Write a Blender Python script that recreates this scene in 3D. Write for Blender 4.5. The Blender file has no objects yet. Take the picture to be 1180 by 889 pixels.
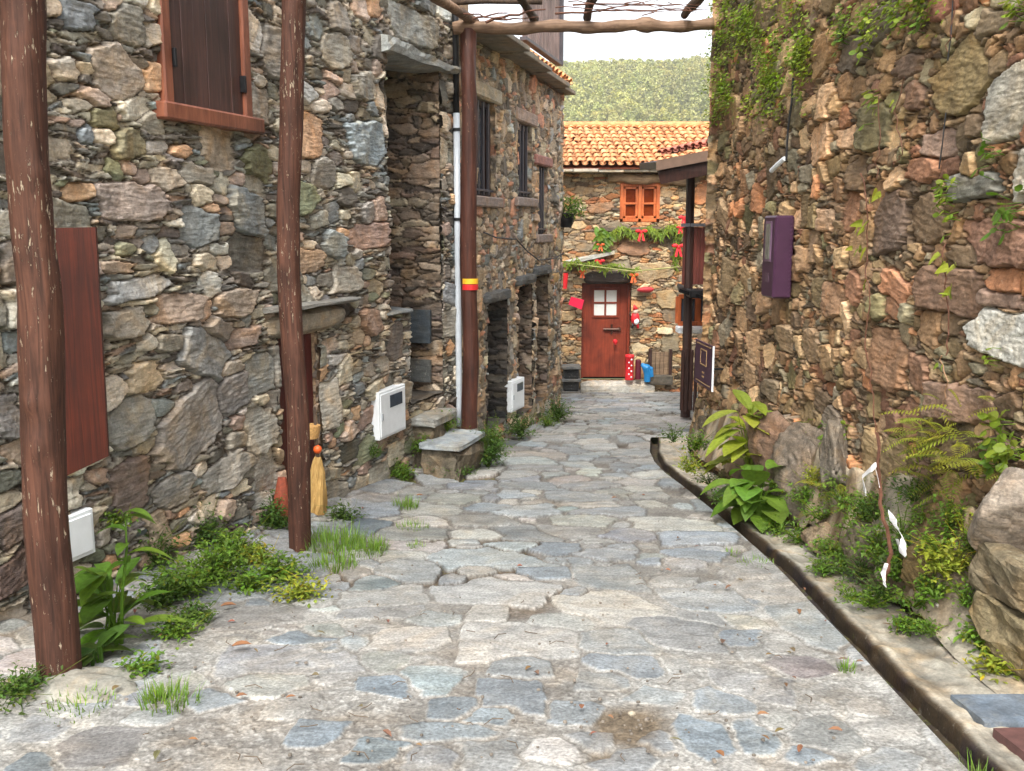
import bpy, bmesh, math, random
import numpy as np
from mathutils import Vector, Matrix
random.seed(7)
RNG = np.random.default_rng(11)
scn = bpy.context.scene
COL = scn.collection
R = math.radians

# ---------------------------------------------------------------- camera model
F, CX, CY, HZ = 1100.0, 590.0, 444.5, 262.0
TH = math.atan((CY - HZ) / F)
cs, sn = math.cos(TH), math.sin(TH)
def ray(px, py):
    u, v = (px - CX) / F, -(py - CY) / F
    return np.array([u, cs + v * sn, -sn + v * cs])
def at(px, py, d):                      # point seen at a pixel, y = d metres ahead
    r = ray(px, py); return r * (d / r[1])
G0, GS = -1.6, -0.09
def gz(x, y): return G0 + GS * y
def gpt(px, py, dz=0.0):                # point on the sloping ground
    r = ray(px, py); t = (G0 + dz) / (r[2] - GS * r[1]); return r * t
class Plane:
    def __init__(s, p, d, n):
        s.p = np.array([p[0], p[1], 0.0]); l = math.hypot(*d)
        s.d = np.array([d[0] / l, d[1] / l, 0.0]); s.n = np.array([n[0] / l, n[1] / l, 0.0])
    def hit(s, px, py, h=0.0):          # -> (along, z) on the plane moved out by h
        r = ray(px, py); t = (s.p.dot(s.n) + h) / r.dot(s.n); q = r * t
        return float((q - s.p).dot(s.d)), float(q[2])
    def pt(s, a, z, h=0.0):
        q = s.p + s.d * a + s.n * h; return np.array([q[0], q[1], z])
    def rot(s): return math.atan2(s.d[1], s.d[0])
H1 = Plane((-1.55, 7.6), (.34, 1.0), (1.0, -.34))
H2 = Plane((-.57, 10.4), (1.36, 4.8), (4.8, -1.36))
RW = Plane((2.53, 0.0), (-.0336, 1.0), (-1.0, -.0336))
FH = Plane((0.0, 19.5), (1.0, 0.0), (0.0, -1.0))

def lin(c):
    c = np.asarray(c, float) / 255.0
    return np.where(c <= .04045, c / 12.92, ((c + .055) / 1.055) ** 2.4)
def L4(c): return (*[float(v) for v in lin(c)], 1.0)

# ---------------------------------------------------------------- noise
def _h(ix, iy, seed):
    n = (ix.astype(np.int64) * 374761393 + iy.astype(np.int64) * 668265263 + seed * 974634777) & 0xffffffff
    n = ((n ^ (n >> 13)) * 1274126177) & 0xffffffff
    n = ((n ^ (n >> 16)) * 2246822519) & 0xffffffff
    return ((n ^ (n >> 15)) & 0xffffff) / float(0xffffff)
def vn(x, y, seed=0):
    ix, iy = np.floor(x), np.floor(y); fx, fy = x - ix, y - iy
    fx = fx * fx * (3 - 2 * fx); fy = fy * fy * (3 - 2 * fy)
    a, b = _h(ix, iy, seed), _h(ix + 1, iy, seed); c, d = _h(ix, iy + 1, seed), _h(ix + 1, iy + 1, seed)
    return (a + (b - a) * fx) * (1 - fy) + (c + (d - c) * fx) * fy
def fbm(x, y, o=4, seed=0, g=.5):
    s = 0; a = 1; t = 0
    for k in range(o):
        s = s + a * vn(x * 2 ** k + 17.3 * k, y * 2 ** k - 9.1 * k, seed + k); t += a; a *= g
    return s / t
def sstep(x, a, b):
    t = np.clip((x - a) / (b - a), 0, 1); return t * t * (3 - 2 * t)

# ---------------------------------------------------------------- object helpers
def tag(o, label=None, cat=None, group=None, kind=None):
    if label: o['label'] = label
    if cat: o['category'] = cat
    if group: o['group'] = group
    if kind: o['kind'] = kind
    return o
def empty(name, loc=(0, 0, 0), rz=0.0, label=None, cat=None, group=None, kind=None):
    o = bpy.data.objects.new(name, None); COL.objects.link(o); o.empty_display_size = .1
    o.location = [float(v) for v in loc]; o.rotation_euler = (0, 0, rz)
    return tag(o, label, cat, group, kind)
def link(name, me, m, parent=None):
    o = bpy.data.objects.new(name, me); COL.objects.link(o)
    if m is not None: me.materials.append(m)
    if parent is not None:
        o.parent = parent
        if parent.parent is None: o.matrix_parent_inverse = Matrix.LocRotScale(parent.location, parent.rotation_euler, None).inverted()
    elif len(me.vertices):              # a thing that is one mesh: origin at the middle of its base
        co = np.empty(len(me.vertices) * 3, np.float32); me.vertices.foreach_get('co', co); co = co.reshape(-1, 3)
        lo, hi = co.min(0), co.max(0); og = np.array([(lo[0] + hi[0]) / 2, (lo[1] + hi[1]) / 2, lo[2]], np.float32)
        me.vertices.foreach_set('co', (co - og).ravel()); me.update(); o.location = [float(v) for v in og]
    return o
def copy_tree(o, loc=None, rz=None, parent=None):
    c = o.copy(); COL.objects.link(c)
    if parent is not None: c.parent = parent
    for ch in list(o.children): copy_tree(ch, parent=c)
    return c

class MB:
    """collects quads/tris + a vertex colour, built as ONE mesh"""
    def __init__(s): s.v = []; s.f = []; s.c = []
    def add(s, vs, fs, col=(1, 1, 1)):
        b = len(s.v); s.v += [tuple(map(float, p)) for p in vs]; s.f += [tuple(b + i for i in q) for q in fs]
        s.c += [tuple(col)] * len(vs); return s
    def rock(s, c, size, seed=0, col=(1, 1, 1), rz=0.0, n=44, planes=16, rough=.10, strata=.04):
        """broken angular rock: a ball cut by random planes, with fractured and layered surface detail"""
        rg = np.random.default_rng(seed); pl = rg.normal(size=(planes, 3)); pl /= np.linalg.norm(pl, axis=1)[:, None]; pr = rg.uniform(.52, .92, planes); ph = rg.uniform(0, 40, 3)
        th, az = np.meshgrid(np.linspace(0, math.pi, n + 1), np.arange(2 * n) * math.pi / n, indexing='ij')
        D = np.stack([np.sin(th) * np.cos(az), np.sin(th) * np.sin(az), np.cos(th)], -1); den = np.maximum(D @ pl.T, .04); r = np.minimum(1.05, (pr[None, None] / den).min(-1))
        Q = D * r[..., None]; a = Q[..., 0] * 2.2 + Q[..., 2] * 1.5 + ph[0]; b = Q[..., 1] * 2.2 - Q[..., 2] * 1.3 + ph[1]
        r = r * (1 + rough * 2 * (fbm(a, b, 5, seed, .6) - .5) - rough * 1.2 * np.exp(-((fbm(a * 1.3 + 9, b * 1.3, 3, seed + 4) - .5) / .025) ** 2) + strata * 2 * (fbm(Q[..., 2] * 14 + Q[..., 0] * 3, a * .4, 3, seed + 7) - .5))
        Q = D * r[..., None] * np.array(size); ca, sa = math.cos(rz), math.sin(rz); X = c[0] + Q[..., 0] * ca - Q[..., 1] * sa; Y = c[1] + Q[..., 0] * sa + Q[..., 1] * ca; vs = np.stack([X, Y, c[2] + Q[..., 2]], -1).reshape(-1, 3); m = 2 * n
        return s.add(vs.tolist(), [(i * m + k, (i + 1) * m + k, (i + 1) * m + (k + 1) % m, i * m + (k + 1) % m) for i in range(n) for k in range(m)], col)
    def box(s, c, size, rot=None, col=(1, 1, 1), bev=.12, ax=None):
        """box with small bevels; ax = 3 axis vectors or rot = z angle"""
        if ax is None:
            a = rot or 0.0; ax = (np.array([math.cos(a), math.sin(a), 0]), np.array([-math.sin(a), math.cos(a), 0]), np.array([0, 0, 1.]))
        h = np.array(size) / 2; b = min(bev * min(size), .02) if bev else 0
        c = np.array(c, float); vs = []; 
        if not b:
            for sx in (-1, 1):
                for sy in (-1, 1):
                    for sz in (-1, 1): vs.append(c + ax[0] * h[0] * sx + ax[1] * h[1] * sy + ax[2] * h[2] * sz)
            return s.add(vs, [(0, 1, 3, 2), (4, 6, 7, 5), (0, 4, 5, 1), (2, 3, 7, 6), (0, 2, 6, 4), (1, 5, 7, 3)], col)
        idx = {}
        for sx in (-1, 1):
            for sy in (-1, 1):
                for sz in (-1, 1):
                    for k in range(3):
                        q = [h[0] - b, h[1] - b, h[2] - b]; q[k] = h[k]
                        idx[(sx, sy, sz, k)] = len(vs)
                        vs.append(c + ax[0] * q[0] * sx + ax[1] * q[1] * sy + ax[2] * q[2] * sz)
        fs = []
        sg = (-1, 1)
        for a in sg:
            fs.append([idx[(a, -1, -1, 0)], idx[(a, 1, -1, 0)], idx[(a, 1, 1, 0)], idx[(a, -1, 1, 0)]][::a])
            fs.append([idx[(-1, a, -1, 1)], idx[(-1, a, 1, 1)], idx[(1, a, 1, 1)], idx[(1, a, -1, 1)]][::a])
            fs.append([idx[(-1, -1, a, 2)], idx[(1, -1, a, 2)], idx[(1, 1, a, 2)], idx[(-1, 1, a, 2)]][::a])
            for d in sg:
                fs.append([idx[(a, d, -1, 0)], idx[(a, d, 1, 0)], idx[(a, d, 1, 1)], idx[(a, d, -1, 1)]])
                fs.append([idx[(a, -1, d, 0)], idx[(a, 1, d, 0)], idx[(a, 1, d, 2)], idx[(a, -1, d, 2)]])
                fs.append([idx[(-1, a, d, 1)], idx[(1, a, d, 1)], idx[(1, a, d, 2)], idx[(-1, a, d, 2)]])
                for e in sg: fs.append([idx[(a, d, e, 0)], idx[(a, d, e, 1)], idx[(a, d, e, 2)]])
        return s.add(vs, fs, col)
    def tube(s, pts, rad, n=8, col=(1, 1, 1), wob=0.0, seed=0, cap=True):
        pts = [np.array(p, float) for p in pts]; rr = rad if hasattr(rad, '__len__') else [rad] * len(pts)
        rg = random.Random(seed); vs = []; fs = []; t0 = None
        for i, p in enumerate(pts):
            t = pts[min(i + 1, len(pts) - 1)] - pts[max(i - 1, 0)]; t = t / (np.linalg.norm(t) + 1e-9)
            if t0 is None:
                a = np.array([0, 0, 1.]) if abs(t[2]) < .9 else np.array([1., 0, 0])
                u = np.cross(t, a)
            else: u = u - t * u.dot(t)
            u = u / np.linalg.norm(u); w = np.cross(t, u); t0 = t
            for k in range(n):
                a = 2 * math.pi * k / n; r = rr[i] * (1 + wob * (rg.random() - .5))
                vs.append(p + (u * math.cos(a) + w * math.sin(a)) * r)
        for i in range(len(pts) - 1):
            for k in range(n):
                k2 = (k + 1) % n; fs.append((i * n + k, i * n + k2, (i + 1) * n + k2, (i + 1) * n + k))
        if cap: fs.append(tuple(range(n))[::-1]); fs.append(tuple((len(pts) - 1) * n + k for k in range(n)))
        return s.add(vs, fs, col)
    def lathe(s, c, prof, n=14, col=(1, 1, 1), ax=(0, 0, 1)):
        ax = np.array(ax, float); return s.tube([np.array(c) + ax * z for r, z in prof], [max(r, .0005) for r, z in prof], n, col)
    def blob(s, c, size, seed=0, rough=.25, n=10, col=(1, 1, 1), rz=0.0, freq=1.6, facet=0.0):
        """irregular rounded stone-like body"""
        rg = np.random.default_rng(seed); vs = []; fs = []; pl = rg.normal(size=(9, 3)); pl /= np.linalg.norm(pl, axis=1)[:, None]; pr = rg.uniform(.7, .95, 9)
        ca, sa = math.cos(rz), math.sin(rz); ph = rg.uniform(0, 50, 3)
        for i in range(n + 1):
            th = math.pi * i / n
            for k in range(2 * n):
                a = math.pi * k / n; d = np.array([math.sin(th) * math.cos(a), math.sin(th) * math.sin(a), math.cos(th)])
                r = 1.0
                if facet: r = min(1.0, float(np.min(pr / np.maximum(pl @ d, .05)))) * facet + (1 - facet)
                q = d * freq + ph
                r *= 1 + rough * ((float(fbm(np.array([q[0] + q[2] * .7]), np.array([q[1] - q[2] * .6]), 3, seed)[0])) - .5) * 2
                q = d * r * np.array(size); vs.append((c[0] + q[0] * ca - q[1] * sa, c[1] + q[0] * sa + q[1] * ca, c[2] + q[2]))
        m = 2 * n
        for i in range(n):
            for k in range(m):
                fs.append((i * m + k, (i + 1) * m + k, (i + 1) * m + (k + 1) % m, i * m + (k + 1) % m))
        return s.add(vs, fs, col)
    def build(s, name, m, parent=None, smooth=False):
        me = bpy.data.meshes.new(name); me.from_pydata(s.v, [], s.f)
        ca = me.color_attributes.new('col', 'FLOAT_COLOR', 'POINT')
        a = np.ones((len(s.v), 4), np.float32); a[:, :3] = np.array(s.c, np.float32).reshape(-1, 3); ca.data.foreach_set('color', a.ravel())
        if smooth: me.polygons.foreach_set('use_smooth', [True] * len(me.polygons))
        me.update(); return link(name, me, m, parent)

def grid_arrays(P, mask):
    nt, ns = P.shape[:2]
    i = np.arange(nt * ns).reshape(nt, ns)
    q = np.stack([i[:-1, :-1], i[:-1, 1:], i[1:, 1:], i[1:, :-1]], -1)[mask]
    return P.reshape(-1, 3), q.reshape(-1, 4)
def build_grid(name, pieces, m, parent=None, smooth=True):
    """pieces: list of (P[nt,ns,3], C[nt,ns,3], facemask)"""
    V = []; Q = []; C = []; b = 0
    for P, c, mask in pieces:
        v, q = grid_arrays(P, mask); used = np.zeros(len(v), bool); used[q.ravel()] = True
        re = np.cumsum(used) - 1; V.append(v[used]); C.append(c.reshape(-1, c.shape[-1])[used]); Q.append(re[q] + b); b += int(used.sum())
    V = np.concatenate(V).astype(np.float32); Q = np.concatenate(Q).astype(np.int32); C = np.concatenate(C).astype(np.float32)
    me = bpy.data.meshes.new(name); me.vertices.add(len(V)); me.vertices.foreach_set('co', V.ravel())
    me.loops.add(Q.size); me.loops.foreach_set('vertex_index', Q.ravel())
    me.polygons.add(len(Q)); me.polygons.foreach_set('loop_start', np.arange(0, Q.size, 4, dtype=np.int32))
    try: me.polygons.foreach_set('loop_total', np.full(len(Q), 4, np.int32))
    except Exception: pass
    me.polygons.foreach_set('use_smooth', np.full(len(Q), smooth))
    ca = me.color_attributes.new('col', 'FLOAT_COLOR', 'POINT')
    a = np.ones((len(V), 4), np.float32); a[:, :C.shape[1]] = C; ca.data.foreach_set('color', a.ravel())
    me.update(calc_edges=True); me.validate()
    return link(name, me, m, parent)

# ---------------------------------------------------------------- materials
def new_mat(name):
    m = bpy.data.materials.new(name); m.use_nodes = True; nt = m.node_tree
    return m, nt, nt.nodes, nt.links, nt.nodes['Principled BSDF']
def nd(N, t, **kw):
    n = N.new(t)
    for k, v in kw.items():
        if k in n.inputs: n.inputs[k].default_value = v
        else: setattr(n, k, v)
    return n
def mixc(N, Lk, fac, a, b, mode='MIX'):
    n = N.new('ShaderNodeMix'); n.data_type = 'RGBA'; n.blend_type = mode
    for sock, v in ((n.inputs[0], fac), (n.inputs[6], a), (n.inputs[7], b)):
        if hasattr(v, 'node'): Lk.new(v, sock)
        else: sock.default_value = v if not isinstance(v, (tuple, list)) or len(v) == 4 else (*v, 1)
    return n.outputs[2]
def ramp(N, Lk, fac, stops):
    n = N.new('ShaderNodeValToRGB'); Lk.new(fac, n.inputs[0]); e = n.color_ramp.elements
    while len(e) < len(stops): e.new(.5)
    for el, (p, c) in zip(e, stops): el.position = p; el.color = c if hasattr(c, '__len__') else (c, c, c, 1)
    return n.outputs[0]
def noise(N, Lk, scale, detail=4, rough=.55, vec=None, dist=0.0):
    n = N.new('ShaderNodeTexNoise'); n.inputs['Scale'].default_value = scale; n.inputs['Detail'].default_value = detail
    n.inputs['Roughness'].default_value = rough; n.inputs['Distortion'].default_value = dist
    if vec is not None: Lk.new(vec, n.inputs['Vector'])
    return n.outputs[0]
def objco(N, Lk, scale=(1, 1, 1), rot=(0, 0, 0)):
    t = N.new('ShaderNodeTexCoord'); mp = N.new('ShaderNodeMapping'); mp.inputs['Scale'].default_value = scale; mp.inputs['Rotation'].default_value = rot
    Lk.new(t.outputs['Object'], mp.inputs[0]); return mp.outputs[0]
def bump(N, Lk, h, dist, strength, bs, norm=None):
    b = N.new('ShaderNodeBump'); b.inputs['Distance'].default_value = dist; b.inputs['Strength'].default_value = strength
    Lk.new(h, b.inputs['Height'])
    if norm is not None: Lk.new(norm, b.inputs['Normal'])
    Lk.new(b.outputs[0], bs.inputs['Normal']); return b.outputs[0]
def stone_mat(name, rough=.85, moss=.0, lichen=.35, contrast=1.0, gloss=.3, mosscol=(62, 74, 22), strat=(7, 7, 40), speck=.25, hue_amt=.75):
    m, nt, N, Lk, bs = new_mat(name)
    at_ = N.new('ShaderNodeAttribute'); at_.attribute_name = 'col'
    co = objco(N, Lk); st = objco(N, Lk, strat, (.06, -.05, 0))
    n1 = noise(N, Lk, 9, 6, .65, co, .4); n2 = noise(N, Lk, 1.0, 5, .65, st, .6); n3 = noise(N, Lk, 70, 3, .6, co)
    v1 = ramp(N, Lk, n1, [(.25, .55), (.5, .95), (.78, 1.45)]); v2 = ramp(N, Lk, n2, [(.28, .66), (.5, 1.0), (.75, 1.36)])
    c = mixc(N, Lk, contrast, at_.outputs['Color'], v1, 'MULTIPLY'); c = mixc(N, Lk, .8 * contrast, c, v2, 'MULTIPLY')
    hue = noise(N, Lk, 3.3, 4, .6, co, 1.0)
    warm = ramp(N, Lk, hue, [(.36, (.92, .99, 1.06, 1)), (.5, (1, 1, 1, 1)), (.66, (1.18, 1.0, .78, 1))]); c = mixc(N, Lk, hue_amt, c, warm, 'MULTIPLY')
    if lichen:
        l1 = noise(N, Lk, 24, 5, .7, co, .2); lm = ramp(N, Lk, l1, [(.60, 0), (.72, 1)])
        l2 = noise(N, Lk, 2.2, 2, .5, co); lz = ramp(N, Lk, l2, [(.42, 0), (.62, lichen)])
        f = N.new('ShaderNodeMath'); f.operation = 'MULTIPLY'; Lk.new(lm, f.inputs[0]); Lk.new(lz, f.inputs[1])
        c = mixc(N, Lk, f.outputs[0], c, L4((196, 192, 178)))
    if moss:
        al = at_.outputs['Alpha']; mn = noise(N, Lk, 13, 5, .7, co)
        f = N.new('ShaderNodeMath'); f.operation = 'SUBTRACT'; Lk.new(mn, f.inputs[0]); Lk.new(al, f.inputs[1])
        mm = ramp(N, Lk, f.outputs[0], [(.0, 0), (.13, moss)]) 
        g = mixc(N, Lk, n3, L4(mosscol), L4((104, 112, 36)))
        c = mixc(N, Lk, mm, c, g)
    sp = ramp(N, Lk, n3, [(.3, .62), (.5, 1.0), (.72, 1.42)]); c = mixc(N, Lk, speck * 2, c, sp, 'MULTIPLY')
    Lk.new(c, bs.inputs['Base Color'])
    rr = ramp(N, Lk, n1, [(.3, rough - .18), (.7, min(1, rough + .08))]); Lk.new(rr, bs.inputs['Roughness'])
    bs.inputs['Specular IOR Level'].default_value = gloss
    ad = N.new('ShaderNodeMath'); ad.operation = 'MULTIPLY_ADD'; ad.inputs[1].default_value = .35; Lk.new(n3, ad.inputs[0]); Lk.new(n2, ad.inputs[2])
    bump(N, Lk, ad.outputs[0], .012, .8, bs)
    return m
def wood_mat(name, c1, c2, rough=.5, scale=(30, 30, 1.5), chips=None, chip_thr=.66, spec=.4, bstr=.4, chipscale=(14, 14, 3)):
    m, nt, N, Lk, bs = new_mat(name)
    at_ = N.new('ShaderNodeAttribute'); at_.attribute_name = 'col'
    g = noise(N, Lk, 1, 6, .6, objco(N, Lk, scale), 1.2); c = ramp(N, Lk, g, [(.3, L4(c1)), (.7, L4(c2))])
    c = mixc(N, Lk, 1, c, at_.outputs['Color'], 'MULTIPLY')
    big = noise(N, Lk, 2.2, 4, .6, objco(N, Lk, (1.3, 1.3, 1)), .5); c = mixc(N, Lk, .8, c, ramp(N, Lk, big, [(.3, .5), (.5, .95), (.7, 1.4)]), 'MULTIPLY')
    h = g
    if chips:
        k = noise(N, Lk, 1, 5, .7, objco(N, Lk, chipscale), .3); z = noise(N, Lk, 1.1, 2, .5, objco(N, Lk))
        ad = N.new('ShaderNodeMath'); ad.operation = 'MULTIPLY_ADD'; ad.inputs[1].default_value = .28; Lk.new(z, ad.inputs[0]); Lk.new(k, ad.inputs[2])
        mk = ramp(N, Lk, ad.outputs[0], [(chip_thr, 0), (chip_thr + .02, 1)]); c = mixc(N, Lk, mk, c, mixc(N, Lk, g, L4(chips), L4(tuple(int(v * .75) for v in chips))))
        s2 = N.new('ShaderNodeMath'); s2.operation = 'SUBTRACT'; Lk.new(g, s2.inputs[0]); Lk.new(mk, s2.inputs[1]); h = s2.outputs[0]
    Lk.new(c, bs.inputs['Base Color']); bs.inputs['Roughness'].default_value = rough; bs.inputs['Specular IOR Level'].default_value = spec
    bump(N, Lk, h, .004, bstr, bs); return m
def plain(name, c, rough=.5, metal=0.0, var=.15, sc=12, spec=.5, bstr=.0, attr=True):
    m, nt, N, Lk, bs = new_mat(name); co = objco(N, Lk)
    n = noise(N, Lk, sc, 5, .6, co); v = ramp(N, Lk, n, [(.3, 1 - var), (.7, 1 + var)])
    cc = mixc(N, Lk, 1, L4(c), v, 'MULTIPLY')
    if attr:
        at_ = N.new('ShaderNodeAttribute'); at_.attribute_name = 'col'; cc = mixc(N, Lk, 1, cc, at_.outputs['Color'], 'MULTIPLY')
    Lk.new(cc, bs.inputs['Base Color']); bs.inputs['Roughness'].default_value = rough; bs.inputs['Metallic'].default_value = metal; bs.inputs['Specular IOR Level'].default_value = spec
    if bstr: bump(N, Lk, n, .01, bstr, bs)
    return m
def leaf_mat(name, c, trans=.35, rough=.5):
    m, nt, N, Lk, bs = new_mat(name); at_ = N.new('ShaderNodeAttribute'); at_.attribute_name = 'col'
    co = objco(N, Lk); n = noise(N, Lk, 40, 3, .5, co); v = ramp(N, Lk, n, [(.3, .75), (.7, 1.25)])
    cc = mixc(N, Lk, 1, L4(c), at_.outputs['Color'], 'MULTIPLY'); cc = mixc(N, Lk, .7, cc, v, 'MULTIPLY'); Lk.new(cc, bs.inputs['Base Color'])
    bs.inputs['Roughness'].default_value = rough; bs.inputs['Specular IOR Level'].default_value = .35
    tr = N.new('ShaderNodeBsdfTranslucent'); Lk.new(mixc(N, Lk, 1, cc, (1.15, 1.2, .5, 1), 'MULTIPLY'), tr.inputs[0])
    mx = N.new('ShaderNodeMixShader'); mx.inputs[0].default_value = trans; Lk.new(bs.outputs[0], mx.inputs[1]); Lk.new(tr.outputs[0], mx.inputs[2])
    Lk.new(mx.outputs[0], N['Material Output'].inputs[0]); return m
# ---------------------------------------------------------------- rubble masonry: irregular polygon stones packed on a grid
class Field:
    def __init__(s, X, Y, seed=0, warp=.009, warpf=9.0, win=None, axes=None):
        s.X = X + (fbm(X * warpf, Y * warpf, 3, seed + 5) - .5) * warp * 2 + (vn(X * 31, Y * 31, seed + 8) - .5) * warp * .5
        s.Y = Y + (fbm(X * warpf, Y * warpf, 3, seed + 6) - .5) * warp * 2 + (vn(X * 31, Y * 31, seed + 9) - .5) * warp * .5
        s.X = s.X.astype(np.float32); s.Y = s.Y.astype(np.float32)
        sh = X.shape; s.F1 = np.full(sh, 9., np.float32); s.F2 = np.full(sh, 9., np.float32); s.id = np.full(sh, -1, np.int32)
        s.U = np.zeros(sh, np.float32); s.V = np.zeros(sh, np.float32)
        s.win = win; s.axes = axes; s.rg = np.random.default_rng(seed); s.st = []
    def window(s, x0, x1, y0, y1):
        if s.win: return s.win(x0, x1, y0, y1)
        a, b = s.axes
        return (np.searchsorted(b, y0), np.searchsorted(b, y1), np.searchsorted(a, x0), np.searchsorted(a, x1))
    def add(s, x, y, hx, hy, rot, col, off=None, K=None, reach=None, tilt=.12, rough=1.0, blocky=None, rnd=.10):
        rg = s.rg; K = K or int(rg.integers(5, 8)); ph = rg.uniform(0, 2 * math.pi)
        if blocky is None: blocky = rg.random() < .68
        if blocky:                       # roughly squared stone with one or two broken corners
            cut = rg.uniform(.5, 1.0, 2) + rg.choice(4, 2, replace=False) * math.pi / 2 - .0
            ang = np.concatenate([np.arange(4) * math.pi / 2 + rg.normal(0, .15, 4), cut]); rr = np.concatenate([rg.uniform(.86, 1.06, 4), rg.uniform(.98, 1.3, 2)])
        else: ang = ph + (np.arange(K) + rg.uniform(-.28, .28, K)) * 2 * math.pi / K; rr = rg.uniform(.82, 1.12, K)
        ca, sa = math.cos(rot), math.sin(rot); m = min(hx, hy); rc = reach if reach else m * 1.1 + .03
        ex = abs(ca) * hx * 1.3 + abs(sa) * hy * 1.3 + rc; ey = abs(sa) * hx * 1.3 + abs(ca) * hy * 1.3 + rc
        j0, j1, i0, i1 = s.window(x - ex, x + ex, y - ey, y + ey)
        if j1 <= j0 or i1 <= i0: return False
        sl = (slice(j0, j1), slice(i0, i1))
        dx = s.X[sl] - np.float32(x); dy = s.Y[sl] - np.float32(y)
        q = (dx * ca + dy * sa) / hx; w = (-dx * sa + dy * ca) / hy
        g = np.full(q.shape, -9., np.float32)
        for a, r in zip(ang, rr): np.maximum(g, q * np.float32(math.cos(a) / r) + w * np.float32(math.sin(a) / r), out=g)
        g = (1 - rnd) * g + rnd * np.sqrt(q * q + w * w); d = (g - 1) * m
        F1 = s.F1[sl]; F2 = s.F2[sl]; k = d < F1
        F2[:] = np.where(k, F1, np.minimum(F2, d)); F1[:] = np.where(k, d, F1)
        s.id[sl][k] = len(s.st); s.U[sl][k] = q[k] * hx; s.V[sl][k] = w[k] * hy
        s.st.append((*col, off if off is not None else rg.normal(0, 1), rg.normal(0, tilt), rg.normal(0, tilt), m, rg.uniform(0, 99), rough))
        return True
    def free(s, x, y, margin):
        j0, j1, i0, i1 = s.window(x, x + 1e-6, y, y + 1e-6)
        j = min(max(j0, 0), s.F1.shape[0] - 1); i = min(max(i0, 0), s.F1.shape[1] - 1)
        return s.F1[j, i] > margin
def pick(rg, pal, sat=.7, gain=1.4):
    w = np.array([p[1] for p in pal], float); k = rg.choice(len(pal), p=w / w.sum()); c = lin(pal[k][0])
    g = c.mean(); c = g + (c - g) * sat
    return np.clip(c * gain * max(.5, rg.normal(1, .19)) * (1 + rg.normal(0, .02, 3)), .01, .8)

def masonry(fld, S0, S1, T0, T1, spec, manual=(), density=1.0):
    rg = fld.rg; A = (S1 - S0) * (T1 - T0)
    for (x, y, hx, hy, rot, c) in manual: fld.add(x, y, hx, hy, rot, (lambda q: (q.mean() + (q - q.mean()) * spec.get('sat', .7) * .95) * spec.get('gain', 1.4) * .93)(lin(c)), off=rg.uniform(.2, 1.3), K=int(rg.integers(5, 7)), reach=.05)
    for (n, lo, hi, asp, rsd, pal, mg) in spec['layers']:
        cnt = int(n * A * density)
        for _ in range(cnt):
            x, y = rg.uniform(S0, S1), rg.uniform(T0, T1); r = lo + (hi - lo) * rg.random() ** 1.7
            a = rg.uniform(*asp); hx, hy = r * math.sqrt(a), r / math.sqrt(a)
            if not fld.free(x, y, mg * min(hx, hy)): continue
            fld.add(x, y, hx, hy, spec.get('tilt', 0) + rg.normal(0, rsd) + (math.pi / 2 if rg.random() < spec.get('upright', 0) else 0), pick(rg, pal or spec['pal'], spec.get('sat', .7), spec.get('gain', 1.4)))
    cl, ct = spec['chip']; y = T0
    while y < T1:
        x = S0 + rg.uniform(0, cl)
        while x < S1:
            l = cl * rg.uniform(.45, 1.5); yy = y + rg.normal(0, ct * .5)
            if fld.free(x, yy, -ct * .15):
                fld.add(x, yy, l * .5, ct * rg.uniform(.3, .95), spec.get('tilt', 0) + rg.normal(0, spec.get('chiprot', .13)), pick(rg, spec.get('chippal', spec['pal']), spec.get('sat', .7), spec.get('gain', 1.4)), K=int(rg.integers(4, 7)), tilt=.25, blocky=rg.random() < .7, rnd=.0)
            x += l * rg.uniform(.62, .95)
        y += ct * rg.uniform(.75, 1.1)

def relief(fld, spec, X, Y, seed):
    st = np.array(fld.st, np.float32); I = np.maximum(fld.id, 0); p = st[I]
    ed = np.where(fld.id < 0, 0, (fld.F2 - fld.F1) * .5); ed = np.minimum(ed, np.maximum(.03 - fld.F1, 0))
    ed = ed + (fbm(X * 60, Y * 60, 2, seed + 3) - .5) * .006
    m = p[..., 6]; w = np.clip(m * .17, .003, .010) * spec.get('bev', 1.0)
    e = sstep(ed, .0, 1.0 * w)
    off = p[..., 3] * np.clip(m * .18, .003, spec.get('off', .014))
    h = off + np.clip(p[..., 4] * fld.U + p[..., 5] * fld.V, -.02, .02)
    k = p[..., 7]
    facets = np.abs(fbm(fld.U * 9 + k, fld.V * 11 + k, 4, seed + 1, .6) - .5) * 2.6
    strat = fbm(fld.U * 12 + k, fld.V * 85 + k * 3, 3, seed + 2) - .5
    rg = (.5 - facets) * np.clip(m * .11, .003, .011) + strat * np.clip(m * .1, .004, .010) + (fbm(X * 95, Y * 95, 2, seed + 4) - .5) * .004
    jd = spec.get('joint', .035) * np.clip(m / .05, .45, 1) * (.6 + .8 * fbm(X * 3, Y * 3, 2, seed + 12))
    jn = (fbm(X * 55, Y * 55, 3, seed + 7) - .5) * .014 * spec.get('jrough', 1)
    lowf = (fbm(X * .55, Y * .7, 3, seed + 21) - .5) * spec.get('bulge', .07)
    h = np.where(True, (h + rg) * e - jd * (1 - e) + jn * (1 - e), 0) + lowf
    c = p[..., :3]
    patch = fbm(X * .9, Y * .9, 3, seed + 30) - .5
    c = c * (1 + .5 * patch)[..., None]
    jc = lin(spec['jcol']) * (0.75 + .5 * fbm(X * 14, Y * 14, 3, seed + 31))[..., None]
    ce = sstep(ed, .0, spec.get('jw', .0034))[..., None]
    c = jc * (1 - ce) + c * ce
    return h.astype(np.float32), c, ed

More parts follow.
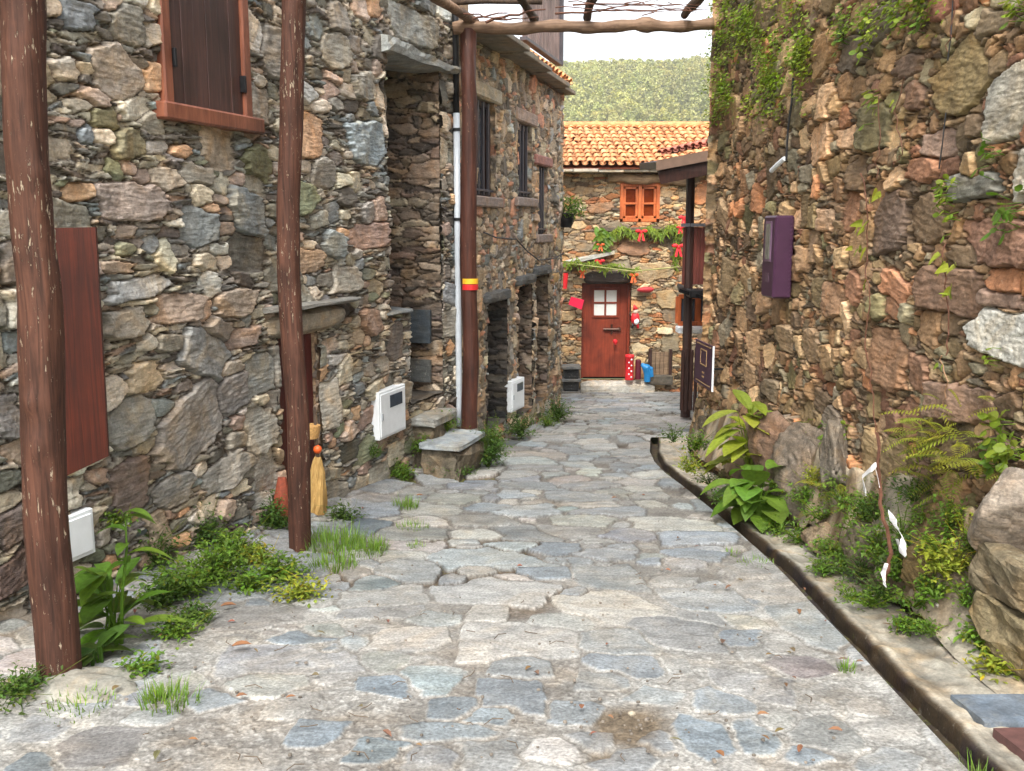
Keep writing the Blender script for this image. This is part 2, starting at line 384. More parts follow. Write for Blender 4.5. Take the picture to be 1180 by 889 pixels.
def axis(a, b, step):                    # step: number or function of position
    out = [a]
    while out[-1] < b: out.append(out[-1] + (step(out[-1]) if callable(step) else step))
    return np.array(out)
def inpoly(X, Y, poly):
    r = np.zeros(X.shape, bool); n = len(poly)
    for i in range(n):
        x1, y1 = poly[i]; x2, y2 = poly[(i + 1) % n]
        if y1 == y2: continue
        r ^= ((y1 > Y) != (y2 > Y)) & (X < (x2 - x1) * (Y - y1) / (y2 - y1) + x1)
    return r
def wall_piece(org, sd, nn, svals, tvals, spec, seed, holes=(), manual=(), moss=None, density=1.0, hfun=None, fade=None):
    """one masonry face: org + s*sd + t*z + h*nn"""
    S, T = np.meshgrid(svals, tvals); fld = Field(S, T, seed, spec.get('warp', .009), axes=(svals, tvals))
    masonry(fld, svals[0] - .1, svals[-1] + .1, tvals[0] - .05, tvals[-1] + .05, spec, manual, density)
    h, c, ed = relief(fld, spec, S, T, seed)
    if hfun is not None: h = h + hfun(S, T)
    if fade is not None: h = h * fade(S, T)
    P = np.asarray(org)[None, None] + S[..., None] * np.asarray(sd) + h[..., None] * np.asarray(nn); P[..., 2] += T
    al = np.ones(S.shape) if moss is None else 1 - np.clip(moss(S, T), 0, 1)
    C = np.concatenate([c, al[..., None]], -1)
    sc, tc = (S[:-1, :-1] + S[1:, 1:]) / 2, (T[:-1, :-1] + T[1:, 1:]) / 2
    mask = np.ones(sc.shape, bool)
    for poly in holes: mask &= ~inpoly(sc, tc, poly)
    return P, C, mask
def plane_piece(pl, svals, tvals, spec, seed, hofs=0.0, **kw):
    return wall_piece(pl.p + pl.n * hofs, pl.d, pl.n, svals, tvals, spec, seed, **kw)
def man_px(pl, lst):
    """stones read off the photograph: centre, width, height in its pixels, tilt, colour -> real size on the wall"""
    out = []
    for (x, y, w, h, rot, c) in lst:
        s, t = pl.hit(x, y); s1, _ = pl.hit(x + w / 2, y); s0, _ = pl.hit(x - w / 2, y); _, t1 = pl.hit(x, y - h / 2); _, t0 = pl.hit(x, y + h / 2)
        out.append((s, t, abs(s1 - s0) / 2, abs(t1 - t0) / 2, rot, c))
    return out

GREY = [((154, 142, 122), 3), ((132, 123, 108), 3), ((116, 119, 115), 1.6), ((164, 148, 122), 2.4), ((150, 126, 106), 2), ((98, 94, 80), 2), ((172, 130, 88), .7), ((92, 82, 72), 1.4), ((176, 170, 156), 1.0), ((108, 108, 80), .8)]
CHIPG = [((128, 120, 104), 3), ((108, 104, 94), 3), ((92, 84, 74), 2), ((150, 138, 116), 2), ((110, 116, 114), 1), ((150, 122, 94), .8)]
BROWN = [((142, 108, 66), 3), ((132, 98, 58), 2.6), ((118, 96, 58), 2.6), ((166, 130, 84), 2.4), ((130, 88, 58), 1.8), ((134, 122, 94), 1.7), ((98, 78, 52), 2), ((182, 144, 96), 1.2), ((158, 102, 54), 1.1), ((112, 102, 62), 1.5)]
CHIPB = [((132, 104, 68), 3), ((108, 86, 56), 3), ((88, 70, 48), 2), ((156, 122, 80), 2), ((118, 104, 76), 1.2), ((146, 100, 58), .7)]
WARM = [((196, 164, 120), 3), ((204, 150, 96), 2), ((170, 150, 118), 2), ((184, 118, 70), 1.2), ((146, 126, 98), 2), ((210, 186, 146), 1.4), ((130, 108, 82), 1)]
TAN = [((166, 144, 116), 3), ((150, 132, 110), 3), ((130, 122, 108), 2), ((180, 148, 112), 2), ((186, 132, 100), .9), ((108, 98, 84), 1.6), ((150, 150, 144), 1), ((190, 172, 140), 1)]
S_LEFT = dict(pal=GREY, chippal=CHIPG, layers=[(7, .12, .22, (1.0, 2.0), .12, None, .5), (48, .06, .12, (1.1, 2.6), .14, None, .22), (50, .03, .055, (2.0, 4.6), .14, None, .12)], chip=(.26, .025), jcol=(66, 56, 45), joint=.034, off=.016, sat=.74, gain=1.5)
S_RIGHT = dict(pal=BROWN, chippal=CHIPB, layers=[(9, .12, .22, (.7, 1.7), .25, None, .5), (90, .055, .115, (.6, 2.2), .35, None, .18), (60, .03, .055, (1.6, 4.2), .35, None, .08)], chip=(.22, .025), chiprot=.26, jcol=(70, 54, 36), joint=.036, off=.018, sat=.76, gain=1.4)
S_TAN = dict(pal=TAN, chippal=TAN, layers=[(20, .09, .16, (.8, 1.8), .2, None, .5), (60, .05, .1, (.8, 2.0), .25, None, .3)], sat=.85, gain=1.3, chip=(.14, .045), upright=.45, jcol=(112, 98, 80), joint=.03, off=.014)
S_FAR = dict(pal=WARM, chippal=WARM, layers=[(8, .12, .2, (1.5, 2.6), .08, None, .5), (30, .06, .11, (1.6, 3.2), .1, None, .3)], sat=.9, gain=.72, chip=(.2, .05), chiprot=.06, jcol=(84, 62, 42), joint=.035, off=.016)
S_REVEAL = dict(gain=1.05, pal=[((142, 116, 88), 3), ((120, 98, 76), 2), ((100, 84, 68), 2), ((156, 134, 104), 1.5), ((88, 74, 62), 1)], layers=[(10, .09, .16, (1.6, 3.0), .06, None, .4)], chip=(.28, .06), chiprot=.06, jcol=(48, 40, 32), joint=.03, off=.014)
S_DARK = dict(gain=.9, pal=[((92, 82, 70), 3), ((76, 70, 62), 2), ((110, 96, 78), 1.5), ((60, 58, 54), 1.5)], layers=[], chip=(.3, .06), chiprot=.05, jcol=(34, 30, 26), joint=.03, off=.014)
# ---------------------------------------------------------------- camera, light, sky
cam = bpy.data.cameras.new('camera'); co_ = bpy.data.objects.new('camera', cam); COL.objects.link(co_)
cam.sensor_width = 36.0; cam.lens = 36.0 * F / 1180.0; cam.clip_end = 3000; cam.clip_start = .05
co_.location = (0, 0, 0); co_.rotation_euler = (R(90) - TH, 0, 0); scn.camera = co_
SUN_EL, SUN_AZ = R(50), R(191)            # azimuth measured from +y clockwise
w = bpy.data.worlds.new('World'); scn.world = w; w.use_nodes = True
WN, WL = w.node_tree.nodes, w.node_tree.links
sky = WN.new('ShaderNodeTexSky'); sky.sky_type = 'NISHITA'; sky.sun_disc = False; sky.sun_elevation = SUN_EL; sky.sun_rotation = SUN_AZ
sky.air_density = 1.0; sky.dust_density = 4.0; sky.ozone_density = 1.0
hs = WN.new('ShaderNodeHueSaturation'); hs.inputs['Saturation'].default_value = .22; WL.new(sky.outputs[0], hs.inputs['Color'])
bg = WN['Background']; bg.inputs['Strength'].default_value = .15; WL.new(hs.outputs[0], bg.inputs['Color'])
sl = bpy.data.lights.new('sun', 'SUN'); so = bpy.data.objects.new('sun', sl); COL.objects.link(so)
sl.energy = .8; sl.angle = R(10); sl.color = (1.0, .97, .91)
sdir = Vector((math.sin(SUN_AZ) * math.cos(SUN_EL), math.cos(SUN_AZ) * math.cos(SUN_EL), math.sin(SUN_EL)))
so.rotation_euler = (-sdir).to_track_quat('-Z', 'Y').to_euler(); so.location = (0, 0, 30)
vs_ = scn.view_settings; vs_.view_transform = 'Standard'; vs_.look = 'None'; vs_.exposure = EXPOSURE if 'EXPOSURE' in globals() else 1.7; vs_.gamma = 1.0; vs_.use_curve_mapping = False
scn.cycles.max_bounces = 6; scn.cycles.diffuse_bounces = 4; scn.cycles.use_denoising = True

# ---------------------------------------------------------------- materials
M = {}
M['stoneL'] = stone_mat('stone_left', lichen=.55, contrast=1.15)
M['stoneR'] = stone_mat('stone_right', lichen=.35, moss=.8, contrast=1.2, strat=(9, 9, 26), hue_amt=.5)
M['stoneT'] = stone_mat('stone_tan', lichen=.2, contrast=.9)
M['stoneF'] = stone_mat('stone_far', lichen=.2, contrast=.9)
M['reveal'] = stone_mat('stone_reveal', lichen=.1)
M['slab'] = stone_mat('slate_slab', lichen=.5, strat=(4, 4, 22), rough=.8)
M['bould'] = stone_mat('boulder_stone', lichen=.6, moss=.7, strat=(9, 9, 30), contrast=1.25, speck=.4)
M['road'] = stone_mat('paving', rough=.8, lichen=.2, contrast=.75, gloss=.35, strat=(2.5, 9, 9), moss=.7, mosscol=(72, 70, 34), speck=.5, hue_amt=.3)
M['conc'] = stone_mat('concrete', lichen=.3, contrast=.75, strat=(3, 3, 3), moss=.6)
M['earth'] = stone_mat('earth', lichen=.15, contrast=1.0, strat=(8, 8, 8), moss=.9)
M['post'] = wood_mat('painted_post', (50, 32, 25), (98, 64, 50), rough=.72, scale=(40, 40, 2.4), chips=(186, 166, 142), chip_thr=.76, chipscale=(64, 64, 13), spec=.25, bstr=1.0)
M['post2'] = wood_mat('painted_post_b', (52, 30, 23), (88, 52, 40), rough=.55, scale=(34, 34, 1.8), chips=(170, 130, 100), chip_thr=.80, chipscale=(52, 52, 9), spec=.3)
M['log'] = wood_mat('weathered_log', (92, 68, 50), (150, 122, 98), rough=.75, scale=(1.8, 26, 26))
M['logdark'] = wood_mat('dark_log', (52, 40, 32), (96, 78, 62), rough=.8, scale=(14, 2, 14))
M['oldlog'] = wood_mat('old_lintel_log', (104, 82, 62), (160, 134, 106), rough=.85, scale=(2, 20, 20))
M['shut'] = wood_mat('dark_shutter', (52, 34, 32), (84, 56, 50), rough=.38, scale=(34, 34, 1.2), spec=.5)
M['frame'] = wood_mat('reddish_frame', (104, 60, 44), (140, 86, 64), rough=.42, scale=(20, 20, 3))
M['redwood'] = wood_mat('red_shutter', (46, 18, 11), (86, 34, 18), rough=.5, scale=(50, 50, 1.2), spec=.3)
M['doorwood'] = wood_mat('brown_door', (104, 40, 24), (138, 60, 36), rough=.45, scale=(30, 30, 1.4))
M['orange'] = wood_mat('orange_window_wood', (168, 82, 40), (204, 112, 60), rough=.45, scale=(30, 30, 2))
M['darkred'] = wood_mat('dark_red_door', (58, 18, 14), (92, 34, 28), rough=.5, scale=(30, 30, 1.4))
M['darkwood'] = wood_mat('dark_brown_wood', (40, 24, 20), (66, 40, 32), rough=.55, scale=(24, 24, 2))
M['balwood'] = wood_mat('balcony_wood', (74, 34, 28), (108, 54, 44), rough=.5, scale=(24, 24, 2))
M['black'] = plain('black_metal', (26, 26, 28), .45, .3)
M['dark'] = plain('dark_interior', (16, 14, 13), .9)
M['barn'] = plain('window_bar', (70, 66, 70), .5)
M['white'] = plain('white_metal', (226, 230, 232), .4, var=.05)
M['pvc'] = plain('grey_pipe', (184, 190, 196), .4, var=.08)
M['blk'] = plain('black_rubber', (22, 22, 24), .5)
M['glass'] = plain('dark_glass', (62, 72, 84), .12, var=.2, spec=.8)
M['pane'] = plain('curtained_pane', (226, 226, 220), .2, var=.04, spec=.8)
M['purple'] = plain('purple_paint', (68, 40, 62), .38, var=.12)
M['slotg'] = plain('smoky_glass', (112, 112, 104), .15, var=.25, spec=.8)
M['tile'] = plain('clay_tile', (206, 146, 98), .85, var=.4, sc=9, bstr=.3)
M['red'] = plain('red_cloth', (200, 26, 34), .6)
M['blue'] = plain('blue_plastic', (30, 128, 190), .4)
M['yellow'] = plain('yellow_paint', (232, 178, 40), .5)
M['redp'] = plain('red_paint', (204, 40, 40), .5)
M['straw'] = wood_mat('straw', (168, 128, 68), (208, 172, 108), rough=.85, scale=(90, 90, 3), bstr=1.0)
M['ball'] = plain('orange_ball', (226, 96, 40), .5)
M['wick'] = plain('wicker', (190, 146, 88), .7, var=.3, sc=60, bstr=.5)
M['skin'] = plain('doll_cloth', (222, 190, 170), .7)
M['ribbon'] = plain('white_plastic_ribbon', (228, 226, 226), .4, var=.06)
M['cable'] = plain('cable', (30, 30, 32), .5)
M['twig'] = plain('dry_twig', (150, 116, 88), .8, var=.3, sc=30)
M['stem'] = plain('brown_stem', (98, 62, 44), .8, var=.3, sc=30)
M['greenrope'] = plain('rope', (150, 150, 90), .8)
M['iron'] = plain('red_iron_cover', (96, 66, 62), .7, var=.25, sc=20)
M['litter'] = plain('dead_leaf', (118, 92, 70), .8, var=.2)
M['leaf'] = leaf_mat('leaf', (92, 122, 42)); M['leafy'] = leaf_mat('leaf_yellow', (136, 148, 54)); M['leafd'] = leaf_mat('leaf_dark', (74, 102, 42))
M['grass'] = leaf_mat('grass_blade', (104, 136, 52)); M['ivy'] = leaf_mat('wall_moss', (118, 138, 44)); M['fern'] = leaf_mat('fern', (128, 132, 48))
M['forest'] = leaf_mat('forest', (128, 134, 58), trans=.2)

# ---------------------------------------------------------------- geometry helpers on planes
def pbox(mb, pl, s0, s1, z0, z1, h0, h1, col=(1, 1, 1), bev=.12):
    c = (pl.pt((s0 + s1) / 2, (z0 + z1) / 2, (h0 + h1) / 2)); mb.box(c, (abs(s1 - s0), abs(h1 - h0), abs(z1 - z0)), ax=(pl.d, pl.n, np.array([0, 0, 1.])), col=col, bev=bev); return mb
def ppx(pl, *pts): return [pl.hit(x, y) for x, y in pts]
def span(pl, x0, y0, x1, y1):            # pixel rectangle -> s0, s1, z0, z1 (z measured at the middle)
    xm = (x0 + x1) / 2; return pl.hit(x0, (y0 + y1) / 2)[0], pl.hit(x1, (y0 + y1) / 2)[0], pl.hit(xm, y1)[1], pl.hit(xm, y0)[1]
def reveal(pl, s, z0, z1, depth, side, spec, seed, step=.012, tilt=0.0, hofs=0.0):
    """stone cheek of an opening: runs from the wall face inwards; side=+1: faces towards -s (the far cheek)"""
    o = pl.pt(s, 0, hofs); inn = -pl.n
    if side > 0: nn = -pl.d
    else: nn = pl.d
    return wall_piece(o, inn, nn, axis(0, depth, step), axis(z0, z1, step), spec, seed)
def floor_piece(pl, s0, s1, z, depth, spec, seed, up=1, step=.02):
    o = pl.pt(s0, 0, 0); S, T = np.meshgrid(axis(0, s1 - s0, step), axis(0, depth, step))
    P = o[None, None] + S[..., None] * pl.d - T[..., None] * pl.n; P[..., 2] = z + (fbm(S * 8, T * 8, 3, seed) - .5) * .03
    C = np.concatenate([np.broadcast_to(lin((92, 86, 78)), P.shape), np.ones(S.shape)[..., None]], -1)
    return P, C, np.ones((S.shape[0] - 1, S.shape[1] - 1), bool)
def flat_piece(org, a, b, na, nb, col):
    S, T = np.meshgrid(np.linspace(0, 1, na), np.linspace(0, 1, nb)); P = np.asarray(org) + S[..., None] * np.asarray(a) + T[..., None] * np.asarray(b)
    C = np.concatenate([np.broadcast_to(lin(col), P.shape), np.ones(S.shape)[..., None]], -1); return P, C, np.ones((nb - 1, na - 1), bool)
def rough_slab(mb, pl, s0, s1, z0, z1, h0, h1, seed=0, amp=.02, n=14, col=(1, 1, 1)):
    """a hewn stone/log bar lying along a wall: lumpy box cross-section swept along s"""
    rg = np.random.default_rng(seed); K = 12; vs = []; fs = []
    for i in range(n + 1):
        f = i / n; s = s0 + (s1 - s0) * f; en = 1 - .35 * max(0, abs(f * 2 - 1) - .8) / .2
        for k in range(K):
            a = 2 * math.pi * k / K; cx, cz = math.cos(a), math.sin(a); g = 1 / max(abs(cx), abs(cz)) ** .75
            hh = (h0 + h1) / 2 + cx * g * (h1 - h0) / 2 * en; zz = (z0 + z1) / 2 + cz * g * (z1 - z0) / 2 * en
            q = pl.pt(s, zz, hh); o = [float(fbm(np.array([s * 5 + k * .35]), np.array([a * 1.2 + j * 7]), 3, seed + j)[0] - .5) * 2 * amp for j in range(2)]
            vs.append(q + pl.n * o[0] + np.array([0, 0, o[1]]))
    for i in range(n):
        for k in range(K): k2 = (k + 1) % K; fs.append((i * K + k, (i + 1) * K + k, (i + 1) * K + k2, i * K + k2))
    fs.append(tuple(range(K))); fs.append(tuple(n * K + k for k in range(K))[::-1])
    return mb.add(vs, fs, col)
def lc(c): return tuple(lin(c))

# ================================================================ the near left house
TOPZ = 3.3
L_MAN = man_px(H1, [(152, 232, 88, 48, 0, (146, 126, 110)), (145, 30, 40, 46, 0, (122, 114, 98)), (88, 18, 42, 40, 0, (106, 110, 112)), (148, 166, 40, 36, .2, (120, 110, 76)), (122, 137, 32, 32, 0, (112, 104, 68)), (103, 156, 25, 24, .3, (118, 124, 126)), (76, 80, 36, 28, 0, (156, 144, 126)),
    (287, 246, 46, 56, 0, (116, 120, 117)), (300, 190, 38, 40, 0, (110, 106, 68)), (205, 356, 64, 38, 0, (156, 130, 106)), (273, 350, 48, 36, 0, (152, 132, 110)), (190, 296, 26, 44, .1, (172, 164, 134)), (160, 333, 80, 28, .1, (142, 140, 134)), (138, 308, 46, 20, 0, (166, 138, 108)), (168, 435, 50, 42, 0, (172, 152, 118)),
    (236, 408, 66, 56, -.4, (126, 124, 118)), (222, 492, 90, 76, .4, (130, 122, 112)), (150, 488, 56, 62, 0, (126, 122, 110)), (278, 391, 42, 26, 0, (140, 116, 98)), (148, 560, 46, 66, 0, (112, 92, 78)), (427, 164, 46, 54, 0, (128, 138, 140)), (478, 32, 56, 44, 0, (142, 140, 130)), (425, 272, 46, 30, 0, (156, 124, 106)), (428, 372, 28, 38, 0, (138, 108, 84)),
    (205, 22, 40, 40, 0, (124, 120, 112)), (318, 62, 30, 60, 0, (124, 116, 104)), (300, 120, 28, 50, 0, (138, 126, 108)), (390, 60, 34, 44, 0, (136, 130, 116)), (330, 420, 40, 50, 0, (128, 122, 110)), (270, 455, 46, 44, .3, (112, 104, 96)), (25, 600, 60, 44, .3, (94, 80, 72)), (20, 655, 70, 46, .3, (80, 64, 58)), (180, 615, 30, 60, .2, (150, 128, 98)), (200, 565, 48, 40, .1, (118, 112, 102)), (260, 545, 60, 40, .2, (134, 126, 112)), (300, 500, 40, 56, 0, (140, 132, 116)), (358, 108, 24, 30, 0, (160, 156, 146)), (375, 200, 30, 40, 0, (130, 122, 108)), (400, 320, 36, 34, 0, (150, 138, 118)), (360, 300, 34, 30, 0, (156, 126, 94)), (425, 100, 30, 34, 0, (140, 134, 120)), (10, 480, 30, 60, 0, (104, 98, 92)), (15, 300, 30, 60, 0, (104, 96, 88))])
w_hole = ppx(H1, (183, -40), (282, -30), (286, 140), (187, 124))
zs = [p[1] for p in w_hole]; WS0, WS1, WZ0 = H1.hit(184, 60)[0], H1.hit(283, 60)[0], H1.hit(235, 133)[1]
WZ1 = WZ0 + 1.25
d_s0, d_s1 = H1.hit(324, 480)[0], H1.hit(369, 480)[0]; d_z1 = H1.hit(352, 385)[1]; d_z0 = H1.hit(352, 583)[1]
n_s0, n_s1, n_s2 = H1.hit(448, 250)[0], H1.hit(508, 250)[0], H1.hit(473, 400)[0]
n_z1, n_zm, n_z0 = H1.hit(478, 66)[1], H1.hit(470, 358)[1], H1.hit(490, 462)[1]
holes1 = [[(WS0, WZ0), (WS1, WZ0), (WS1, WZ1), (WS0, WZ1)], [(d_s0, d_z0), (d_s1, d_z0), (d_s1, d_z1), (d_s0, d_z1)],
          [(n_s0, n_zm), (n_s2, n_zm), (n_s2, n_z0), (n_s1, n_z0), (n_s1, n_z1), (n_s0, n_z1)]]
sv = axis(-6.4, 3.0, lambda s: .03 if s < -3.25 else float(np.clip((7.6 + .947 * s) ** 2 / 3944 * .95, .0062, .016)))
tv = axis(-2.9, TOPZ, lambda t: .0068 if t < 1.3 else .011)
house1 = empty('stone_house', H1.pt(-1.7, -2.5), H1.rot(), 'grey rubble stone house with a shuttered window beside the painted log posts', 'house')
def left_bulge(S, T): return .05 * sstep(-T, 1.2, 2.4) * (1 - sstep(S, -1.2, -.6))
pieces = [plane_piece(H1, sv, tv, S_LEFT, 101, holes=holes1, manual=L_MAN, hfun=left_bulge, moss=lambda S, T: .5 * sstep(-T, 1.5, 2.4))]
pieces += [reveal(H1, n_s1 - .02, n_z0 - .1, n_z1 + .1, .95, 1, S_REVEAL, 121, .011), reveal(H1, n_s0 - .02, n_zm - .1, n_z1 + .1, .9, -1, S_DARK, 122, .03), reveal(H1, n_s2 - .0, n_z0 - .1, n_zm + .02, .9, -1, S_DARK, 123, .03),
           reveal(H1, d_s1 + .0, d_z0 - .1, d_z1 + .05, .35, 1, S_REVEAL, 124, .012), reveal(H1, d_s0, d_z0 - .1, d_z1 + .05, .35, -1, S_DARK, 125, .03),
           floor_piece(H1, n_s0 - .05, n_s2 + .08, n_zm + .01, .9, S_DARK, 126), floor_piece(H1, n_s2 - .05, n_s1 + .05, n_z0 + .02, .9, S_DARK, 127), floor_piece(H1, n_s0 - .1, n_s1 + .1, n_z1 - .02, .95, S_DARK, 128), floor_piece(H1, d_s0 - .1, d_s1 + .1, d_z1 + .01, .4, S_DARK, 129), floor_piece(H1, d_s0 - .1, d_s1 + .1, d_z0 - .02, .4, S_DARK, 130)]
e0 = H1.pt(-6.4, -3.2); 
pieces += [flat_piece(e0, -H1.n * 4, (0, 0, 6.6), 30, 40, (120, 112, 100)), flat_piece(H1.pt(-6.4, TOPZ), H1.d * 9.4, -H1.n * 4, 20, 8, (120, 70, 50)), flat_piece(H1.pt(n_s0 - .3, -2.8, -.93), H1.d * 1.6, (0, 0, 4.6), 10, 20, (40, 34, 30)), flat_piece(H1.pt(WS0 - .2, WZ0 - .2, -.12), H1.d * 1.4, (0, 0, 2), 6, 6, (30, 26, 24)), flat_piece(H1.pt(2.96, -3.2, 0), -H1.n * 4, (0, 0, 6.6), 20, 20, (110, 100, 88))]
build_grid('wall', pieces, M['stoneL'], house1)
# shuttered window
wf = MB(); fw = .075
pbox(wf, H1, WS0 - .01, WS0 + fw, WZ0, WZ1, -.06, .035); pbox(wf, H1, WS1 - fw, WS1 + .01, WZ0, WZ1, -.06, .035); pbox(wf, H1, WS0 - .01, WS1 + .01, WZ1 - fw, WZ1 + .02, -.062, .038)
wfo = wf.build('window_frame', M['frame'], house1)
pbox(MB(), H1, WS0 - .07, WS1 + .09, WZ0 - .07, WZ0 + .035, -.06, .075).build('sill', M['frame'], wfo)
sp = MB(); nP = 6; ww = (WS1 - WS0 - 2 * fw) / nP
for k in range(nP): g = random.uniform(.85, 1.15); pbox(sp, H1, WS0 + fw + k * ww + .001, WS0 + fw + (k + 1) * ww - .001, WZ0 + .036, WZ1 - fw, -.03, .008 + .003 * (k % 2), (g, g, g), .06)
sh = sp.build('shutter', M['shut'], wfo)
for s_, z_ in ((WS0 + fw + .012, WZ0 + .30), (WS1 - fw - .012, WZ0 + .24)): pbox(MB(), H1, s_ - .012, s_ + .012, z_ - .05, z_ + .06, .008, .05).build('hinge', M['black'], sh)
# the open red-brown shutter leaning back against the wall behind the first post
ra, rb = at(61, 263, 5.02), at(110, 262, 5.06); rc_, rd_ = at(125, 526, 5.06), at(72, 551, 4.86)
def quad_slab(mb, a, b, c, d, th, col=(1, 1, 1), planks=1):
    a, b, c, d = map(np.array, (a, b, c, d)); n = np.cross(b - a, d - a); n = n / np.linalg.norm(n) * th
    for k in range(planks):
        f0, f1 = k / planks + .0008, (k + 1) / planks - .0008; A, B = a + (b - a) * f0, a + (b - a) * f1; D, C = d + (c - d) * f0, d + (c - d) * f1
        g = random.uniform(.93, 1.07) if planks > 1 else 1
        mb.add([A, B, C, D, A + n, B + n, C + n, D + n], [(0, 1, 2, 3), (7, 6, 5, 4), (0, 4, 5, 1), (1, 5, 6, 2), (2, 6, 7, 3), (3, 7, 4, 0)], tuple(v * g for v in col))
    return mb
pn_ = np.cross(rb - ra, rc_ - ra); rd_ = ray(72, 551); rd_ = rd_ * (ra.dot(pn_) / rd_.dot(pn_))
quad_slab(MB(), ra, rb, rc_, rd_, .035).build('shutter', M['redwood'], house1)['label'] = 'open red-brown plank shutter against the wall'
# cellar door
pbox(MB(), H1, d_s1 - .03, d_s1 + .09, d_z0, d_z1, -.12, -.022).build('door_frame', M['oldlog'], house1)
dd = MB(); nW = 5; ww = (d_s1 - .05 - d_s0) / nW
for k in range(nW): g = random.uniform(.8, 1.2); pbox(dd, H1, d_s0 + k * ww + .002, d_s0 + (k + 1) * ww - .002, d_z0, d_z1, -.06, -.028, (g, g, g), .06)
dd.build('door', M['darkred'], house1)
s_, z_ = H1.hit(318, 372)[0], H1.hit(372, 372)[1]
rough_slab(MB(), H1, d_s0 - .18, H1.hit(398, 372)[0], d_z1 - .0, d_z1 + .2, -.3, .06, 5, .022, col=lc((150, 140, 124))).build('lintel', M['slab'], house1)
rough_slab(MB(), H1, d_s0 - .2, H1.hit(408, 352)[0], d_z1 + .205, d_z1 + .25, -.2, .13, 6, .012, col=lc((128, 124, 116))).build('drip_stone', M['slab'], house1)
# niche lintel: a thick slate, slightly tilted
a0, a1 = H1.hit(438, 60), H1.hit(522, 88); mb = MB(); rg = np.random.default_rng(3)
for i in range(1):
    n = 18; K = 10; vs = []; fs = []
    for i in range(n + 1):
        f = i / n; s = a0[0] + (a1[0] - a0[0]) * f; zt = H1.hit(438 + 84 * f, 38 + 40 * f)[1]; zb = H1.hit(438 + 84 * f, 62 + 26 * f)[1]
        for k in range(K):
            a = 2 * math.pi * k / K; g = 1 / max(abs(math.cos(a)), abs(math.sin(a))) ** .8; zz = (zt + zb) / 2 + math.sin(a) * g * (zt - zb) / 2; hh = -.18 + math.cos(a) * g * .27
            o = float(fbm(np.array([s * 6.0]), np.array([a * 1.5]), 3, 9)[0] - .5) * .07; vs.append(H1.pt(s, zz + o * .5, hh + o))
    for i in range(n):
        for k in range(K): fs.append((i * K + k, (i + 1) * K + k, (i + 1) * K + (k + 1) % K, i * K + (k + 1) % K))
    fs.append(tuple(range(K))); fs.append(tuple(n * K + k for k in range(K))[::-1]); mb.add(vs, fs, lc((150, 150, 144)))
mb.build('lintel', M['slab'], house1)
# slates in the niche: ledge, blue riser, threshold
mb = MB(); s0, s1, z0, z1 = span(H1, 441, 352, 478, 362); rough_slab(mb, H1, n_s0 - .16, n_s2 + .05, n_zm - .02, n_zm + .03, -.6, .06, 21, .012, col=lc((112, 116, 116))); mb.build('ledge_slab', M['slab'], house1)
quad_slab(MB(), H1.pt(n_s1 - .045, H1.hit(487, 362)[1], -.1), H1.pt(n_s1 - .045, H1.hit(487, 362)[1], -.62), H1.pt(n_s1 - .06, H1.hit(487, 402)[1], -.62), H1.pt(n_s1 - .06, H1.hit(487, 402)[1], -.1), .04, lc((62, 68, 72))).build('slate_panel', M['slab'], house1)
quad_slab(MB(), H1.pt(n_s1 - .06, H1.hit(487, 422)[1], -.1), H1.pt(n_s1 - .06, H1.hit(487, 422)[1], -.5), H1.pt(n_s1 - .07, H1.hit(487, 449)[1], -.5), H1.pt(n_s1 - .07, H1.hit(487, 449)[1], -.1), .04, lc((92, 92, 88))).build('slate_panel', M['slab'], house1)
# drainpipe on the corner: black upper half, pale lower half
hp = .05; pp = H1.hit(527.5, 300, hp)[0]
def ppt(py): return H1.pt(pp, H1.hit(527.5, py, hp)[1], hp)
dp = MB().tube([ppt(-60), ppt(20), ppt(135)], .033, 12).build('drainpipe', M['blk'], house1, True); dp['label'] = 'black upper length of the drainpipe'
dq = MB().tube([ppt(131), ppt(300), ppt(468), ppt(492)], .034, 12).build('drainpipe', M['pvc'], house1, True); dq['label'] = 'pale grey lower length of the drainpipe'
for py in (150, 253): q = ppt(py); MB().tube([q - np.array([0, 0, .015]), q + np.array([0, 0, .015])], .042, 12).build('clip', M['blk'], dq)

# ================================================================ the far left house
h2 = empty('stone_house', H2.pt(2.5, -2.8), H2.rot(), 'tan rubble stone house with three narrow barred windows beyond the drainpipe', 'house')
EZ = 2.02
wins = [(548, 113, 571, 228), (597, 139, 613, 229), (620, 186, 631, 270)]
lows = [(562, 345, 585, 490), (597, 327, 613, 476), (617, 316, 631, 462)]
WR = []; holes2 = []
for k, (x0, y0, x1, y1) in enumerate(wins):
    s0, s1 = H2.hit(x0, 200)[0], H2.hit(x1, 200)[0]; z0, z1 = H2.hit(x1, y1)[1], H2.hit(x1, y0 + 7)[1]; WR.append((s0, s1, z0, z1)); holes2.append([(s0, z0), (s1, z0), (s1, z1), (s0, z1)])
LR = []
for x0, y0, x1, y1 in lows:
    s0, s1 = H2.hit(x0, 400)[0], H2.hit(x1, 400)[0]; z0 = H2.hit((x0 + x1) / 2, y1)[1]; z1 = H2.hit(x1, y0)[1]; LR.append((s0, s1, z0, z1)); holes2.append([(s0, z0), (s1, z0), (s1, z1), (s0, z1)])
p2 = [plane_piece(H2, axis(-.06, 5.0, .018), axis(-3.3, EZ, .0115), S_TAN, 201, holes=holes2, manual=man_px(H2, [(578, 78, 6, 26, 0, (206, 150, 110)), (585, 65, 8, 30, 0, (180, 168, 146)), (570, 60, 6, 30, 0, (196, 170, 130)), (600, 265, 6, 22, 0, (150, 156, 158)), (585, 268, 8, 22, 0, (176, 130, 104)), (640, 320, 8, 12, 0, (206, 160, 90))]))]
